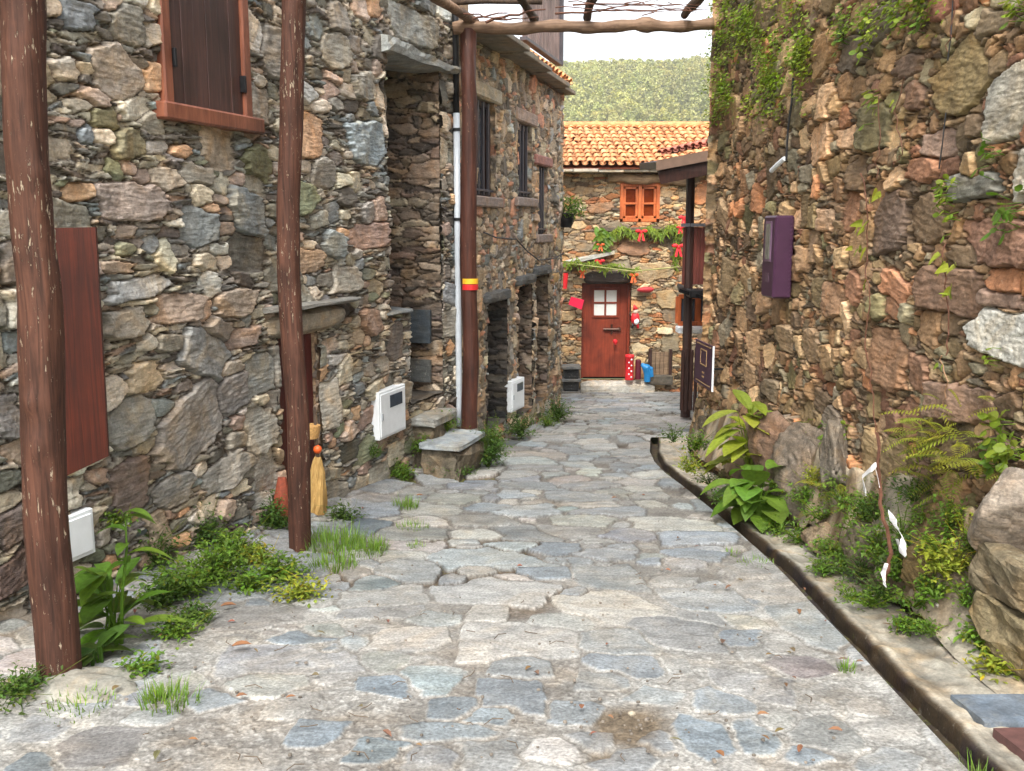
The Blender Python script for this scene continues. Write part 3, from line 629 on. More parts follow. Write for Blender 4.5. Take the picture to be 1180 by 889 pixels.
for k, (s0, s1, z0, z1) in enumerate(WR): p2 += [reveal(H2, s1, z0, z1, .2, 1, S_TAN, 210 + k, .03), reveal(H2, s0, z0, z1, .2, -1, S_TAN, 220 + k, .04)]
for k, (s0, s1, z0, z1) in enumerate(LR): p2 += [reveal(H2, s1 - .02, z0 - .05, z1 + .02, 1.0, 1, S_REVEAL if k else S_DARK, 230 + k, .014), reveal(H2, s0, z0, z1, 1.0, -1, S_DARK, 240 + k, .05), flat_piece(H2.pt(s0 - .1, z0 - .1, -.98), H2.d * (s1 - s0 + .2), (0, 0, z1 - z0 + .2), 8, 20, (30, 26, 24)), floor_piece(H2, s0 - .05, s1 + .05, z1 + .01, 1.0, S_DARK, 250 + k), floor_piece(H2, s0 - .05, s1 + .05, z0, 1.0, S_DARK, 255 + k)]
cn = H2.pt(4.97, 0, 0)      # the far corner and the return wall
p2 += [wall_piece(cn, -H2.n, H2.d, axis(0, 3.5, .03), axis(-3.4, EZ, .02), S_TAN, 260), flat_piece(H2.pt(0, 3.9, -1.3), H2.d * 5, -H2.n * 3, 8, 8, (120, 70, 50)), flat_piece(H2.pt(.0, EZ, -1.0), H2.d * 3.4, (0, 0, 1.9), 60, 30, (164, 142, 116)), flat_piece(H2.pt(.0, EZ - .02, .02), H2.d * 4.95, -H2.n * 1.4, 8, 8, (120, 100, 80))]
build_grid('wall', p2, M['stoneT'], h2)
for k, (s0, s1, z0, z1) in enumerate(WR):
    fr = MB(); t = .07
    pbox(fr, H2, s0, s0 + t, z0, z1, -.14, -.06); pbox(fr, H2, s1 - t, s1, z0, z1, -.14, -.06); pbox(fr, H2, s0, s1, z1 - t, z1, -.142, -.062); pbox(fr, H2, s0, s1, z0, z0 + t, -.142, -.062)
    fo = fr.build('window', M['darkwood'], h2)
    gl = pbox(MB(), H2, s0 + .02, s1 - .02, z0 + .02, z1 - .02, -.125, -.115, bev=0); gl.build('pane', M['glass'], fo)
    br = MB(); nb = 4
    for j in range(1, nb): ss = s0 + (s1 - s0) * j / nb; pbox(br, H2, ss - .014, ss + .014, z0 + .02, z1 - .02, -.05, -.02)
    pbox(br, H2, s0, s1, z0 + .06, z0 + .085, -.048, -.022); br.build('bar', M['barn'], fo)
    pbox(MB(), H2, s0 - .14, s1 + .18, z0 - .12, z0 - .0, -.1, .05, lc((150, 134, 124))).build('sill', M['slab'], fo)['label'] = 'pale stone sill'
    pbox(MB(col=0) if False else MB(), H2, s0 - .16, s1 + .2, z1, z1 + (.17 if k < 2 else .14), -.1, .035, col=lc([(176, 164, 142), (166, 144, 128), (156, 112, 102)][k]), bev=.2).build('lintel', M['slab'], fo)
for k, (s0, s1, z0, z1) in enumerate(LR): rough_slab(MB(), H2, s0 - .2, s1 + .12, z1 - .01, z1 + .16, -.4, .07, 270 + k, .015, col=lc((96, 96, 94))).build('lintel', M['slab'], h2)
# eave: slate soffit slab, tile strip, terrace railing above
mb = MB(); 
for k in range(7): a = k * 5.25 / 7; pbox(mb, H2, a - .05, a + 5.25 / 7 - .06, EZ + .01 * (k % 2), EZ + .06 + .008 * (k % 3), -.3, .42 - .3 * a / 5.0 + .03 * (k % 2), lc((128, 120, 106)))
mb.build('eave_slab', M['slab'], h2)
def tile_roof(name, m, parent, O, ex, up, nx, ny, per=.22, course=.36, seed=0, amp=.05, res=8, hue=1.0):
    """barrel tiles as one surface: O corner at the eave, ex along it, up = direction up the slope"""
    O, ex, up = map(lambda v: np.array(v, float), (O, ex, up)); ex /= np.linalg.norm(ex); up /= np.linalg.norm(up); nrm = np.cross(ex, up); nrm *= np.sign(nrm[2])
    rg = np.random.default_rng(seed); mb = MB()
    for j in range(ny):
        for i in range(nx):
            g = rg.normal(1, .13); hue_ = rg.normal(0, .07); col = (np.clip(g, .6, 1.3), np.clip(g * (1 + hue_), .5, 1.3), np.clip(g * (1 + 1.6 * hue_), .4, 1.4)); jx, jz, jr = rg.normal(0, .008), rg.normal(0, .006), rg.normal(0, .02)
            for kind in (0, 1):           # cover tile, then the pan tile between covers
                vs = []; fs = []
                for f in (0, 1):
                    rad = per * (.36 - .05 * f) if kind == 0 else per * (.36 + .03 * f); yb = (j + f * 1.12) * course + jz; lift = (.035 if f == 0 else .0) + (0.0 if kind else .03)
                    for k in range(res + 1):
                        a = math.pi * k / res; xx = (i + (.5 if kind == 0 else 1.0)) * per + jx + jr * f - math.cos(a) * rad; zz = math.sin(a) * amp * (1.25 if kind == 0 else -.8) + (.0 if kind == 0 else .03)
                        vs.append(O + ex * xx + up * yb + nrm * (zz + lift)); 
                vs2 = [v - nrm * .014 for v in vs[:res + 1]]; vs += vs2; n = res + 1
                fs = [(k, k + 1, n + k + 1, n + k) for k in range(res)] + [(2 * n + k, 2 * n + k + 1, k + 1, k) for k in range(res)]
                mb.add(vs, fs, col if kind == 0 else tuple(c * .92 for c in col))
    return mb.build(name, m, parent)
tile_roof('roof_tiles', M['tile'], h2, H2.pt(1.9, EZ + .09, .13), H2.d, -H2.n * .5 + np.array([0, 0, .36]), 13, 2, .225, .24, 5, .04)
rl = MB(); rs0, rs1 = 2.7, 4.75; rz0, rz1 = EZ + .38, EZ + 1.75
k = 0; s_ = rs0
while s_ < rs1: g = random.uniform(.85, 1.15); pbox(rl, H2, s_, s_ + .075, rz0 + .05, rz1, -.035, -.01, (g, g, g)); s_ += .105
railo = rl.build('terrace_railing', wood_mat('grey_railing', (112, 96, 92), (148, 128, 120), rough=.7), h2)
mb = MB(); pbox(mb, H2, rs0, rs1, rz0, rz0 + .05, -.07, .03); pbox(mb, H2, rs0, rs1, rz1, rz1 + .06, -.07, .03); pbox(mb, H2, rs1 - .02, rs1 + .06, rz0, rz1 + .06, -.08, .04); mb.build('rail', M['barn'], railo)

# ================================================================ the right-hand wall
R_MAN = man_px(RW, [(1105, 95, 62, 76, .2, (122, 100, 52)), (1160, 120, 46, 84, 0, (146, 138, 120)), (1174, 200, 26, 72, 0, (168, 158, 138)), (1145, 280, 92, 60, .12, (136, 94, 66)), (1092, 336, 78, 62, 0, (122, 90, 64)), (1155, 386, 92, 62, 0, (172, 168, 154)), (1146, 345, 60, 22, 0, (138, 108, 86)), (1020, 415, 48, 72, 0, (134, 96, 60)), (1060, 430, 28, 44, 0, (134, 94, 62)), (1110, 465, 92, 50, -.1, (128, 98, 74)),
    (1025, 256, 40, 78, 0, (104, 82, 64)), (1005, 146, 36, 58, .1, (104, 94, 58)), (976, 160, 20, 32, 0, (184, 140, 92)), (1060, 195, 46, 30, 0, (150, 98, 58)), (1080, 166, 42, 34, 0, (138, 108, 86)), (1115, 215, 72, 34, 0, (116, 112, 98)), (1030, 330, 36, 40, .3, (176, 116, 70)), (1084, 4, 34, 34, 0, (146, 88, 58)), (985, 60, 34, 46, 0, (98, 84, 66)), (1072, 560, 30, 62, 0, (118, 88, 64)), (935, 285, 16, 46, 0, (150, 118, 80)), (960, 345, 26, 40, 0, (140, 102, 64)),
    (1045, 75, 34, 30, 0, (116, 90, 68)), (1050, 110, 26, 40, 0, (120, 88, 62)), (925, 300, 16, 34, 0, (158, 122, 80)), (985, 330, 22, 34, .2, (150, 98, 58)), (1010, 25, 40, 40, 0, (96, 82, 64)), (1030, 490, 26, 40, 0, (134, 92, 62)), (955, 255, 20, 34, 0, (168, 130, 90)), (905, 390, 18, 36, 0, (140, 112, 74)), (935, 400, 22, 40, 0, (150, 118, 78)), (890, 450, 18, 30, 0, (116, 96, 66)), (960, 490, 24, 44, 0, (112, 96, 76)), (910, 500, 30, 50, 0, (116, 100, 80)), (1140, 25, 40, 34, 0, (124, 108, 82)), (920, 130, 16, 40, 0, (108, 94, 60)), (858, 210, 10, 32, 0, (160, 116, 70)), (1160, 520, 40, 30, 0, (116, 86, 64)), (1000, 570, 50, 50, .1, (110, 98, 82)), (950, 560, 40, 60, 0, (104, 92, 74))])
svr = axis(.4, 10.45, lambda s: .03 if s < 3.95 else float(np.clip(s * s / 2150 * .95, .008, .017)))
tvr = axis(-2.75, 3.6, lambda t: .0064 if t < 1.1 else .010)
def right_bulge(S, T):                    # the foot of the wall swells out into the bank
    return .16 * sstep(-T, 1.2, 2.2) + .06 * (fbm(S * 1.2, T * 1.2, 3, 77) - .5)
rwall = empty('rubble_wall', RW.pt(5.2, -2.2), RW.rot(), 'tall rust-brown rubble stone wall with moss and hanging vines', 'wall')
def rmoss(S, T): return .34 * sstep(T, .9, 1.9) * (.3 + .7 * sstep(S, 4.5, 8)) + .36 * sstep(-T, 1.0, 1.9) + .10
pr = [plane_piece(RW, svr, tvr, S_RIGHT, 301, manual=R_MAN, hfun=right_bulge, moss=rmoss)]
endp = RW.pt(10.43, 0, 0)
pr += [wall_piece(endp, -RW.n, RW.d, axis(-.1, 2.6, .03), axis(-3, 3.6, .02), S_RIGHT, 302), flat_piece(RW.pt(.4, 3.6, .0), RW.d * 10.05, -RW.n * .8, 60, 8, (96, 84, 60)), flat_piece(RW.pt(.4, -3, -.8), RW.d * 10.05, (0, 0, 6.6), 40, 20, (110, 84, 60)), flat_piece(RW.pt(.4, -3, .2), -RW.n * 1.0, (0, 0, 6.6), 10, 20, (110, 84, 60))]
build_grid('masonry', pr, M['stoneR'], rwall)
# ================================================================ ground
GUT = [(1.50, 1.0), (1.60, 3.0), (1.64, 4.3), (1.66, 5.3), (1.66, 6.5), (1.63, 7.6), (1.58, 8.6), (1.53, 9.3), (1.53, 10.0), (1.60, 10.8), (1.78, 12.0)]
def gx(y): a = np.array(GUT); return np.interp(y, a[:, 1], a[:, 0])
def left_x(y): return np.where(y < 10.4, -1.55 + .34 * (y - 7.6), -.57 + .2833 * (y - 10.4))
def ground_h(x, y):
    base = G0 + GS * y
    base = base + .03 * (fbm(x * .7, y * .7, 2, 401) - .5)
    return base + .05 * sstep(left_x(y) + .4 - x, 0, .4) * (y < 10)
yv = [2.0]
while yv[-1] < 19.7: yv.append(yv[-1] + max(.0052, yv[-1] ** 2 / (955 * 1.9) * .95 if yv[-1] < 12 else .085))
yv = np.array(yv); uv = np.arange(-.74, .56, .00118)
Ug, Yg = np.meshgrid(uv, yv); Xg = Ug * Yg
def rwin(x0, x1, y0, y1):
    y0, y1 = max(y0, 1.5), max(y1, 1.6); c = [x0 / y0, x0 / y1, x1 / y0, x1 / y1]
    return np.searchsorted(yv, y0), np.searchsorted(yv, y1), np.searchsorted(uv, min(c)), np.searchsorted(uv, max(c))
fr_ = Field(Xg, Yg, 411, .02, 5.0, win=rwin); rg = fr_.rg
SL = [((132, 136, 136), 3), ((140, 140, 135), 3), ((122, 129, 132), 2), ((146, 143, 136), 2.5), ((112, 119, 123), .8), ((142, 138, 131), 1.5)]
for (x, y, w_, h_, c) in [(808, 848, 62, 40, (128, 150, 164)), (876, 852, 42, 46, (136, 154, 164)), (920, 868, 90, 16, (140, 156, 166)), (836, 806, 64, 24, (140, 154, 162)), (960, 845, 80, 40, (150, 152, 146)), (598, 766, 62, 30, (144, 150, 150)), (585, 800, 76, 34, (134, 146, 154)), (525, 815, 54, 24, (128, 140, 146)), (452, 792, 66, 20, (130, 146, 156)), (520, 840, 100, 18, (136, 148, 152)), (361, 845, 56, 26, (122, 140, 152)), (437, 865, 60, 24, (124, 142, 150)), (660, 820, 52, 22, (138, 148, 152)), (680, 855, 46, 26, (150, 152, 150)), (715, 875, 70, 24, (146, 150, 150)), (115, 858, 80, 46, (134, 130, 126)), (48, 878, 50, 24, (112, 130, 140)), (244, 806, 56, 24, (144, 156, 162)), (300, 712, 90, 26, (150, 146, 138)), (345, 735, 66, 16, (132, 148, 158)), (375, 748, 50, 18, (140, 154, 164)), (440, 704, 80, 16, (150, 152, 150)), (765, 850, 40, 20, (140, 150, 156)), (560, 870, 90, 36, (150, 152, 148)), (640, 632, 60, 14, (124, 138, 148)), (630, 660, 60, 12, (134, 148, 156)), (560, 600, 90, 14, (146, 146, 138)), (700, 640, 80, 14, (150, 156, 158)), (780, 730, 90, 34, (150, 152, 150)), (720, 765, 90, 30, (140, 152, 160)), (860, 735, 70, 16, (136, 150, 160)), (870, 660, 70, 18, (160, 158, 150)), (800, 640, 70, 14, (140, 154, 164)), (420, 610, 60, 22, (104, 122, 132)), (300, 680, 50, 14, (110, 126, 136)), (600, 560, 80, 10, (140, 146, 146)), (680, 560, 80, 10, (150, 152, 150)), (620, 540, 70, 8, (150, 152, 150)), (700, 590, 90, 12, (150, 158, 162))]:
    p = gpt(x, y); pl_ = gpt(x - w_ / 2, y); pr_ = gpt(x + w_ / 2, y); pt_ = gpt(x, y - h_ / 2); pb = gpt(x, y + h_ / 2)
    fr_.add(p[0], p[1], abs(pr_[0] - pl_[0]) / 2, abs(pt_[1] - pb[1]) / 2, rg.normal(0, .1), (lambda q: q.mean() + (q - q.mean()) * .62)(lin(np.array(c) * .85)), off=.9, reach=.06, rough=.2, rnd=.02)
for n, lo, hi, mg in ((1400, .17, .31, .40), (2600, .09, .18, .25), (2500, .05, .1, .15)):
    for _ in range(n):
        y = 2.0 + 18 * rg.random() ** 1.0; x = rg.uniform(-.75 * y if y < 5 else -3.8, min(.56 * y, 5))
        if x < float(left_x(y)) - .5 or x > 4.6: continue
        r = rg.uniform(lo, hi); a = rg.uniform(.55, 1.45)
        if y < 5.6 and rg.random() > (.13 if r < .17 else .07) + .9 * max(0, (y - 3.7) / 1.9): continue
        if fr_.free(x, y, mg * r): fr_.add(x, y, r * math.sqrt(a), r / math.sqrt(a), rg.normal(0, .3), pick(rg, SL, .9, 1.0) ** 1.0, reach=.10, K=int(rg.integers(4, 7)), rnd=.03)
st = np.array(fr_.st, np.float32); I = np.maximum(fr_.id, 0); p = st[I]
ed = np.where(fr_.id < 0, 0, np.minimum((fr_.F2 - fr_.F1) * .5, np.maximum(.03 - fr_.F1, 0)))
ed = ed + (fbm(Xg * 40, Yg * 40, 3, 421) - .5) * .012
near = 1 - sstep(Yg, 3.8, 6.5)                                # cement-bedded near us, close jointed slabs further down
jw = .008 + .012 * near * (.4 + 1.2 * fbm(Xg * 1.3, Yg * 1.3, 3, 422))
e = sstep(ed, jw * .35, jw)
worn = sstep(fbm(Xg * 2.1, Yg * 2.1, 4, 423), .38, .62) * (.45 + .35 * near) * np.minimum(1, p[..., 8])   # cement film worn over the slates
open_ = sstep(fbm(Xg * 1.1, Yg * 1.1, 3, 424), .52, .66) * (1 - .75 * near)     # joints washed out to earth
cem = lin((156, 155, 150)) * (.74 + .5 * fbm(Xg * 6, Yg * 6, 4, 425))[..., None]
grit = (fbm(Xg * 60, Yg * 60, 3, 426, .8) - .5); cem = cem * (1 + .8 * grit)[..., None]
earth = lin((98, 82, 64)) * (.7 + .6 * fbm(Xg * 20, Yg * 20, 3, 427))[..., None]
joint = cem * (1 - open_[..., None]) + earth * open_[..., None]
sc_ = p[..., :3] * (.82 + .36 * fbm(fr_.U * 7 + p[..., 7], fr_.V * 13 + p[..., 7], 4, 428))[..., None]
sc_ = sc_ * (1 - (worn * .75)[..., None]) + cem * (worn * .75)[..., None]
C = joint * (1 - e[..., None]) + sc_ * e[..., None]
cw = .006 + .013 * sstep(Yg, 3.5, 8)
crack = (1 - sstep(np.abs(ed - .003), cw * .35, cw)) * (.65 + .35 * open_) * (1 - .45 * near) * sstep(fbm(Xg * 2.3, Yg * 2.3, 3, 440), .20, .38); C = C * (1 - .85 * crack)[..., None] + (earth * .36) * (.85 * crack)[..., None]
def gblob(px, py, rx, ry): q = gpt(px, py); return np.exp(-((Xg - q[0]) / rx) ** 2 - ((Yg - q[1]) / ry) ** 2)
dirt = np.clip( gblob(700, 870, .08, .08) + gblob(430, 640, .2, .3) * .6 + gblob(330, 650, .4, .3) * .6 + sstep(left_x(Yg) + .40 - Xg, 0, .35) * .8, 0, 1) * sstep(fbm(Xg * 5, Yg * 5, 4, 430), .33, .6)
dirt = np.maximum(dirt, np.clip(gblob(728, 834, .18, .24) * 1.9 - .5 + 1.2 * (fbm(Xg * 9, Yg * 9, 3, 434) - .5), 0, 1)); dirt = dirt * (1 - e * .75 * (1 - gblob(728, 834, .10, .14))); C = C * (1 - dirt)[..., None] + lin((106, 94, 78)) * dirt[..., None] * (.7 + .6 * fbm(Xg * 30, Yg * 30, 3, 431))[..., None]
H = (p[..., 3] * .004 * (1 - .85 * near) + np.clip(p[..., 4] * fr_.U + p[..., 5] * fr_.V, -.02, .02) * .12 + (fbm(fr_.U * 9 + p[..., 7], fr_.V * 9, 3, 432) - .5) * .009) * e + (.009 * e * (1 - .85 * near)) - crack * .010 - (1 - e) * open_ * .018 - dirt * .012 + grit * .0015 * (1 - e) + (fbm(Xg * 3, Yg * 3, 3, 433) - .5) * .012
edg = sstep(gx(Yg) - Xg, .0, .07); H = H * np.where(Yg < 12, edg, 1) + np.where(Yg < 12, (1 - edg) * .006, 0)
al = 1 - np.clip(.62 * open_ * (1 - e) * (1 - near * .5) + .3 * dirt, 0, 1)
Pg = np.stack([Xg, Yg, ground_h(Xg, Yg) + H], -1)
xc = (Xg[:-1, :-1] + Xg[1:, 1:]) / 2; yc = (Yg[:-1, :-1] + Yg[1:, 1:]) / 2
Pg[..., 0] = np.where(Yg < 12, np.minimum(Xg, gx(Yg)), Xg)
mask = (np.minimum(Xg[:-1, :-1], Xg[1:, :-1]) < np.where(yc < 12, gx(yc), 4.8)) & (xc > left_x(yc) - .95) & (xc > -4)
tag(build_grid('cobbled_path', [(Pg, np.concatenate([C, al[..., None]], -1), mask)], M['road']), kind='structure')

def sweep(name, path, prof, m, col, col2=None, amp=.008, seed=0, mossv=None, step=.012):
    """profile (offset across, height) swept along a ground path"""
    a = np.array(path); yy = axis(a[0, 1], a[-1, 1], lambda y: max(.01, y * .006)); xx = np.interp(yy, a[:, 1], a[:, 0]); xx = xx + (fbm(yy * 1.3, yy * 0, 3, seed + 50) - .5) * .03
    pr = np.array(prof); L = np.concatenate([[0], np.cumsum(np.hypot(*np.diff(pr, axis=0).T))]); t = np.arange(0, L[-1], step); ox = np.interp(t, L, pr[:, 0]); oz = np.interp(t, L, pr[:, 1])
    X = xx[:, None] + ox[None]; Y = np.repeat(yy[:, None], len(t), 1); n1 = (fbm(X * 18, Y * 14, 4, seed) - .5); n2 = fbm(X * 5, Y * 4 + oz[None] * 9, 4, seed + 3) - .5
    Z = ground_h(X, Y) + oz[None] + n1 * amp * 2 + n2 * amp * 2; X = X + n2 * amp * 1.5
    C = (np.stack([np.interp(ox, [.116, .140], [lin(col)[i], lin(col2 if col2 else col)[i]]) for i in range(3)], -1)[None] * np.ones(X.shape + (3,))) * (.8 + n1 * .9 + n2 * .7)[..., None]; al = np.ones(X.shape) if mossv is None else 1 - mossv(oz)[None] * np.ones(X.shape)
    return build_grid(name, [(np.stack([X, Y, Z], -1), np.concatenate([np.clip(C, .02, .9), al[..., None]], -1), np.ones((len(yy) - 1, len(t) - 1), bool))], m)
tag(sweep('gutter', GUT, [(-.03, -.12), (-.02, -.01), (-.002, -.002), (.010, -.05), (.02, -.075), (.06, -.085), (.10, -.075), (.115, -.07)], M['conc'], (66, 56, 40), None, .008, 501, lambda z: np.where(z < -.06, .45, .2), .01), kind='structure')
kp = [(.098, -.12), (.102, -.05), (.106, .002), (.112, .008), (.145, .010), (.160, .010), (.172, .004), (.24, .0), (.46, .014), (.47, -.2)]
tag(sweep('kerb', GUT, kp, M['conc'], (72, 60, 44), (170, 162, 146), .014, 511, lambda z: np.where(z < .0, .36, .06), .010), kind='structure')
# earth bank between the kerb and the foot of the wall, flat paving where it ends
def bank_h(X, Y):
    wx = 2.53 - .0336 * Y - .12; f = np.clip((X - gx(Y) - .36) / np.maximum(wx - gx(Y) - .36, .1), 0, 1.0)
    rise = sstep(Y, 4.0, 4.7); n = fbm(X * 4, Y * 4, 4, 521)
    return G0 + GS * Y + .012 + rise * (.60 * f ** 1.1 + (n - .42) * .20 * sstep(f, 0, .4) - .10 * sstep(f, .05, .4) * np.exp(-((fbm(X * 3 + 7, Y * 3, 3, 529) - .5) / .05) ** 2)) + (n - .5) * .012
yb = axis(1.2, 10.5, lambda y: max(.012, y * .0035)); fb = np.linspace(0, 1, 130)
Yb = np.repeat(yb[:, None], 130, 1); Xb = gx(Yb) + .40 + fb[None] * np.maximum(2.53 - .0336 * Yb - gx(Yb) - .42, .2)
nb = fbm(Xb * 5, Yb * 5, 4, 523); rise = sstep(Yb, 4.0, 4.6)
Cb = lin((156, 147, 130)) * (1 - rise)[..., None] + (lin((112, 94, 72)) * (1 - sstep(nb, .45, .6))[..., None] + lin((160, 148, 128)) * sstep(nb, .45, .6)[..., None]) * rise[..., None]
Cb = Cb * (.65 + .7 * fbm(Xb * 24, Yb * 24, 4, 524))[..., None]
tag(build_grid('earth_bank', [(np.stack([Xb, Yb, bank_h(Xb, Yb)], -1), np.concatenate([Cb, (1 - .5 * rise * sstep(fb, .25, .7)[None])[..., None]], -1), np.ones((len(yb) - 1, 129), bool))], M['earth']), kind='structure')
def ground_slab(name, pix, th, col, m, dz=.0, label=None, cat=None, seed=0, bumpy=.01):
    ps = [gpt(x, y) for x, y in pix]; n = 7; mb = MB(); a, b, c, d = ps; vs = []
    for j in range(n):
        for i in range(n):
            f, g = i / (n - 1), j / (n - 1); q = (a * (1 - f) + b * f) * (1 - g) + (d * (1 - f) + c * f) * g; q = q + np.array([0, 0, dz + float(fbm(np.array([q[0] * 6]), np.array([q[1] * 6]), 3, seed)[0] - .5) * bumpy]); vs.append(q)
    low = [v - np.array([0, 0, th]) for v in vs]; N_ = n * n; fs = [(j * n + i, j * n + i + 1, (j + 1) * n + i + 1, (j + 1) * n + i) for j in range(n - 1) for i in range(n - 1)]
    ring = [i for i in range(n)] + [j * n + n - 1 for j in range(1, n)] + [(n - 1) * n + i for i in range(n - 2, -1, -1)] + [j * n for j in range(n - 2, 0, -1)]
    for i in range(len(ring)): p0, p1 = ring[i], ring[(i + 1) % len(ring)]; fs.append((p0, N_ + p0, N_ + p1, p1))
    mb.add(vs + low, fs, lc(col)); o = mb.build(name, m)
    return tag(o, label, cat)
tag(ground_slab('paving_slab', [(1095, 806), (1180, 806), (1186, 838), (1134, 838)], .05, (112, 122, 132), M['slab'], .022, seed=3), 'blue-grey slate slab set in the concrete beside the gutter', 'paving slab')
tag(ground_slab('drain_cover', [(1144, 846), (1190, 846), (1200, 876), (1182, 876)], .05, (255, 255, 255), M['iron'], .026, seed=4), 'dull red drain cover at the path edge below the blue slab', 'drain cover')
mb = MB(); mb.blob(gpt(76, 792) + np.array([0, 0, -.01]), (.30, .18, .045), 5, .5, 24, lc((146, 142, 130)), .2, 2.2)
tag(mb.build('post_footing', M['conc'], None, True), 'pale cement pad round the foot of the first log post', 'footing')

# the land beyond: one sheet to the horizon, with the wooded hill
def land(X, Y):
    d = np.hypot(X, Y); base = G0 + GS * np.minimum(Y, 20) - .25 - .08 * np.maximum(Y - 22, 0) * (Y < 120) - 7.8 * (Y >= 120) * 1.0
    hill = 78 * sstep(Y + .12 * X, 150, 470) * (1 - .25 * sstep(Y, 480, 700)) + 10 * (fbm(X * .009 + 3, Y * .009, 3, 601) - .5) * sstep(Y, 200, 400) + .03 * X * sstep(Y, 200, 400)
    return base + hill
xs = np.concatenate([np.linspace(-900, -260, 14), np.linspace(-240, 340, 60), np.linspace(360, 900, 14)]); ys = np.concatenate([np.linspace(-150, 8, 12), np.linspace(12, 130, 20), np.linspace(136, 560, 80), np.linspace(600, 1300, 12)])
XL, YL = np.meshgrid(xs, ys); ZL = land(XL, YL); inn = (np.abs(XL) < 14) & (YL > -10) & (YL < 26); ZL = np.where(inn, ZL - .3, ZL)
CL = np.broadcast_to(lin((104, 106, 62)), XL.shape + (3,)) * (.8 + .4 * fbm(XL * .05, YL * .05, 3, 603))[..., None]
tag(build_grid('terrain', [(np.stack([XL, YL, ZL], -1), np.concatenate([CL, np.ones(XL.shape)[..., None]], -1), np.ones((len(ys) - 1, len(xs) - 1), bool))], plain('hillside_scrub', (255, 255, 255), .9, attr=True), None), kind='structure')
# forest: thousands of crowns as one mass, each a loose cloud of leaf clumps
rg = np.random.default_rng(610); n = 6000; fy = 205 + 300 * rg.random(n) ** .8; fx = fy * rg.uniform(-.04, .31, n); hz = land(fx, fy); K_ = 100
ht = 3.0 + 5.0 * rg.random(n) ** 1.6; wd = ht * rg.uniform(.20, .34, n)
cl = rg.normal(size=(n, K_, 3)); cl /= np.linalg.norm(cl, axis=2)[..., None]; cl *= rg.random((n, K_, 1)) ** .4
cen = np.stack([fx, fy, hz + ht * .55], -1)[:, None] + cl * np.stack([wd, wd, ht * .48], -1)[:, None] * (1 - .35 * np.maximum(cl[..., 2:3], 0))
u_ = rg.normal(size=(n, K_, 3)); u_ /= np.linalg.norm(u_, axis=2)[..., None]; v_ = np.cross(u_, rg.normal(size=(n, K_, 3))); v_ /= np.linalg.norm(v_, axis=2)[..., None]
sz = (ht[:, None, None] * rg.uniform(.03, .065, (n, K_, 1)))
V = np.stack([cen - u_ * sz - v_ * sz * .7, cen + u_ * sz - v_ * sz * .7, cen + u_ * sz * .6 + v_ * sz, cen - u_ * sz * .8 + v_ * sz * .8], 2).reshape(-1, 3)
cc = lin((150, 150, 88))[None] * rg.normal(1, .12, n)[:, None] * (1 + rg.normal(0, .03, (n, 3))) * (.8 + .4 * fbm(fx * .03, fy * .02, 3, 611))[:, None]
yel = rg.random(n) < .25; cc[yel] *= np.array([1.12, 1.05, .85]); cc = np.clip(cc, .02, .9)
me = bpy.data.meshes.new('forest'); nq = n * K_; me.vertices.add(nq * 4); me.vertices.foreach_set('co', V.astype(np.float32).ravel()); me.loops.add(nq * 4); me.loops.foreach_set('vertex_index', np.arange(nq * 4, dtype=np.int32)); me.polygons.add(nq); me.polygons.foreach_set('loop_start', np.arange(0, nq * 4, 4, dtype=np.int32))
ca = me.color_attributes.new('col', 'FLOAT_COLOR', 'POINT'); a = np.ones((nq * 4, 4), np.float32); a[:, :3] = np.repeat(cc / lin((128, 134, 58)) * 1.0, K_ * 4, 0); ca.data.foreach_set('color', a.ravel()); me.update(calc_edges=True)
hb = MB().box((0, 575, 53), (1900, 1500, 138), bev=0); hm_ = bpy.data.materials.new('haze_air'); hm_.use_nodes = True; hN = hm_.node_tree.nodes; hN.remove(hN['Principled BSDF'])
pv = hN.new('ShaderNodeVolumePrincipled'); pv.inputs['Color'].default_value = (.93, .95, .98, 1); pv.inputs['Density'].default_value = .0006; pv.inputs['Anisotropy'].default_value = .2; hm_.node_tree.links.new(pv.outputs[0], hN['Material Output'].inputs['Volume'])
tag(hb.build('haze', hm_), kind='stuff')
fo = link('forest', me, M['forest']); tag(fo, 'pale yellow-green wooded hillside beyond the tiled roof', 'forest', kind='stuff')

# ================================================================ the house at the end of the lane
fh = empty('stone_house', (2.6, 19.5, -3.4), 0, 'warm stone house with orange tiled roof, red-brown door and orange window at the lane end', 'house')
def fs(x0, y0, x1, y1): a = FH.hit(x0, y1); b = FH.hit(x1, y0); return a[0], b[0], a[1], b[1]
dS = fs(669, 326, 727, 436); wS = fs(714, 211, 761, 256); ez = FH.hit(700, 199)[1]
hF = [[(dS[0], dS[2]), (dS[1], dS[2]), (dS[1], dS[3]), (dS[0], dS[3])], [(wS[0], wS[2]), (wS[1], wS[2]), (wS[1], wS[3]), (wS[0], wS[3])]]
tS = axis(-3.7, ez + .02, .0125)
pf = [plane_piece(FH, axis(.55, 5.6, .0125), tS, S_FAR, 701, holes=hF, hfun=lambda S, T: .16 * sstep(-T, .2, .5) * (S > 0), manual=man_px(FH, [(750, 312, 50, 22, 0, (206, 178, 132)), (730, 285, 40, 20, 0, (176, 128, 90)), (808, 225, 16, 26, 0, (200, 132, 80)), (700, 285, 30, 10, 0, (178, 140, 90)), (768, 345, 26, 22, 0, (190, 160, 112)), (770, 395, 22, 22, 0, (150, 132, 100)), (690, 240, 30, 14, 0, (180, 134, 94))]))]
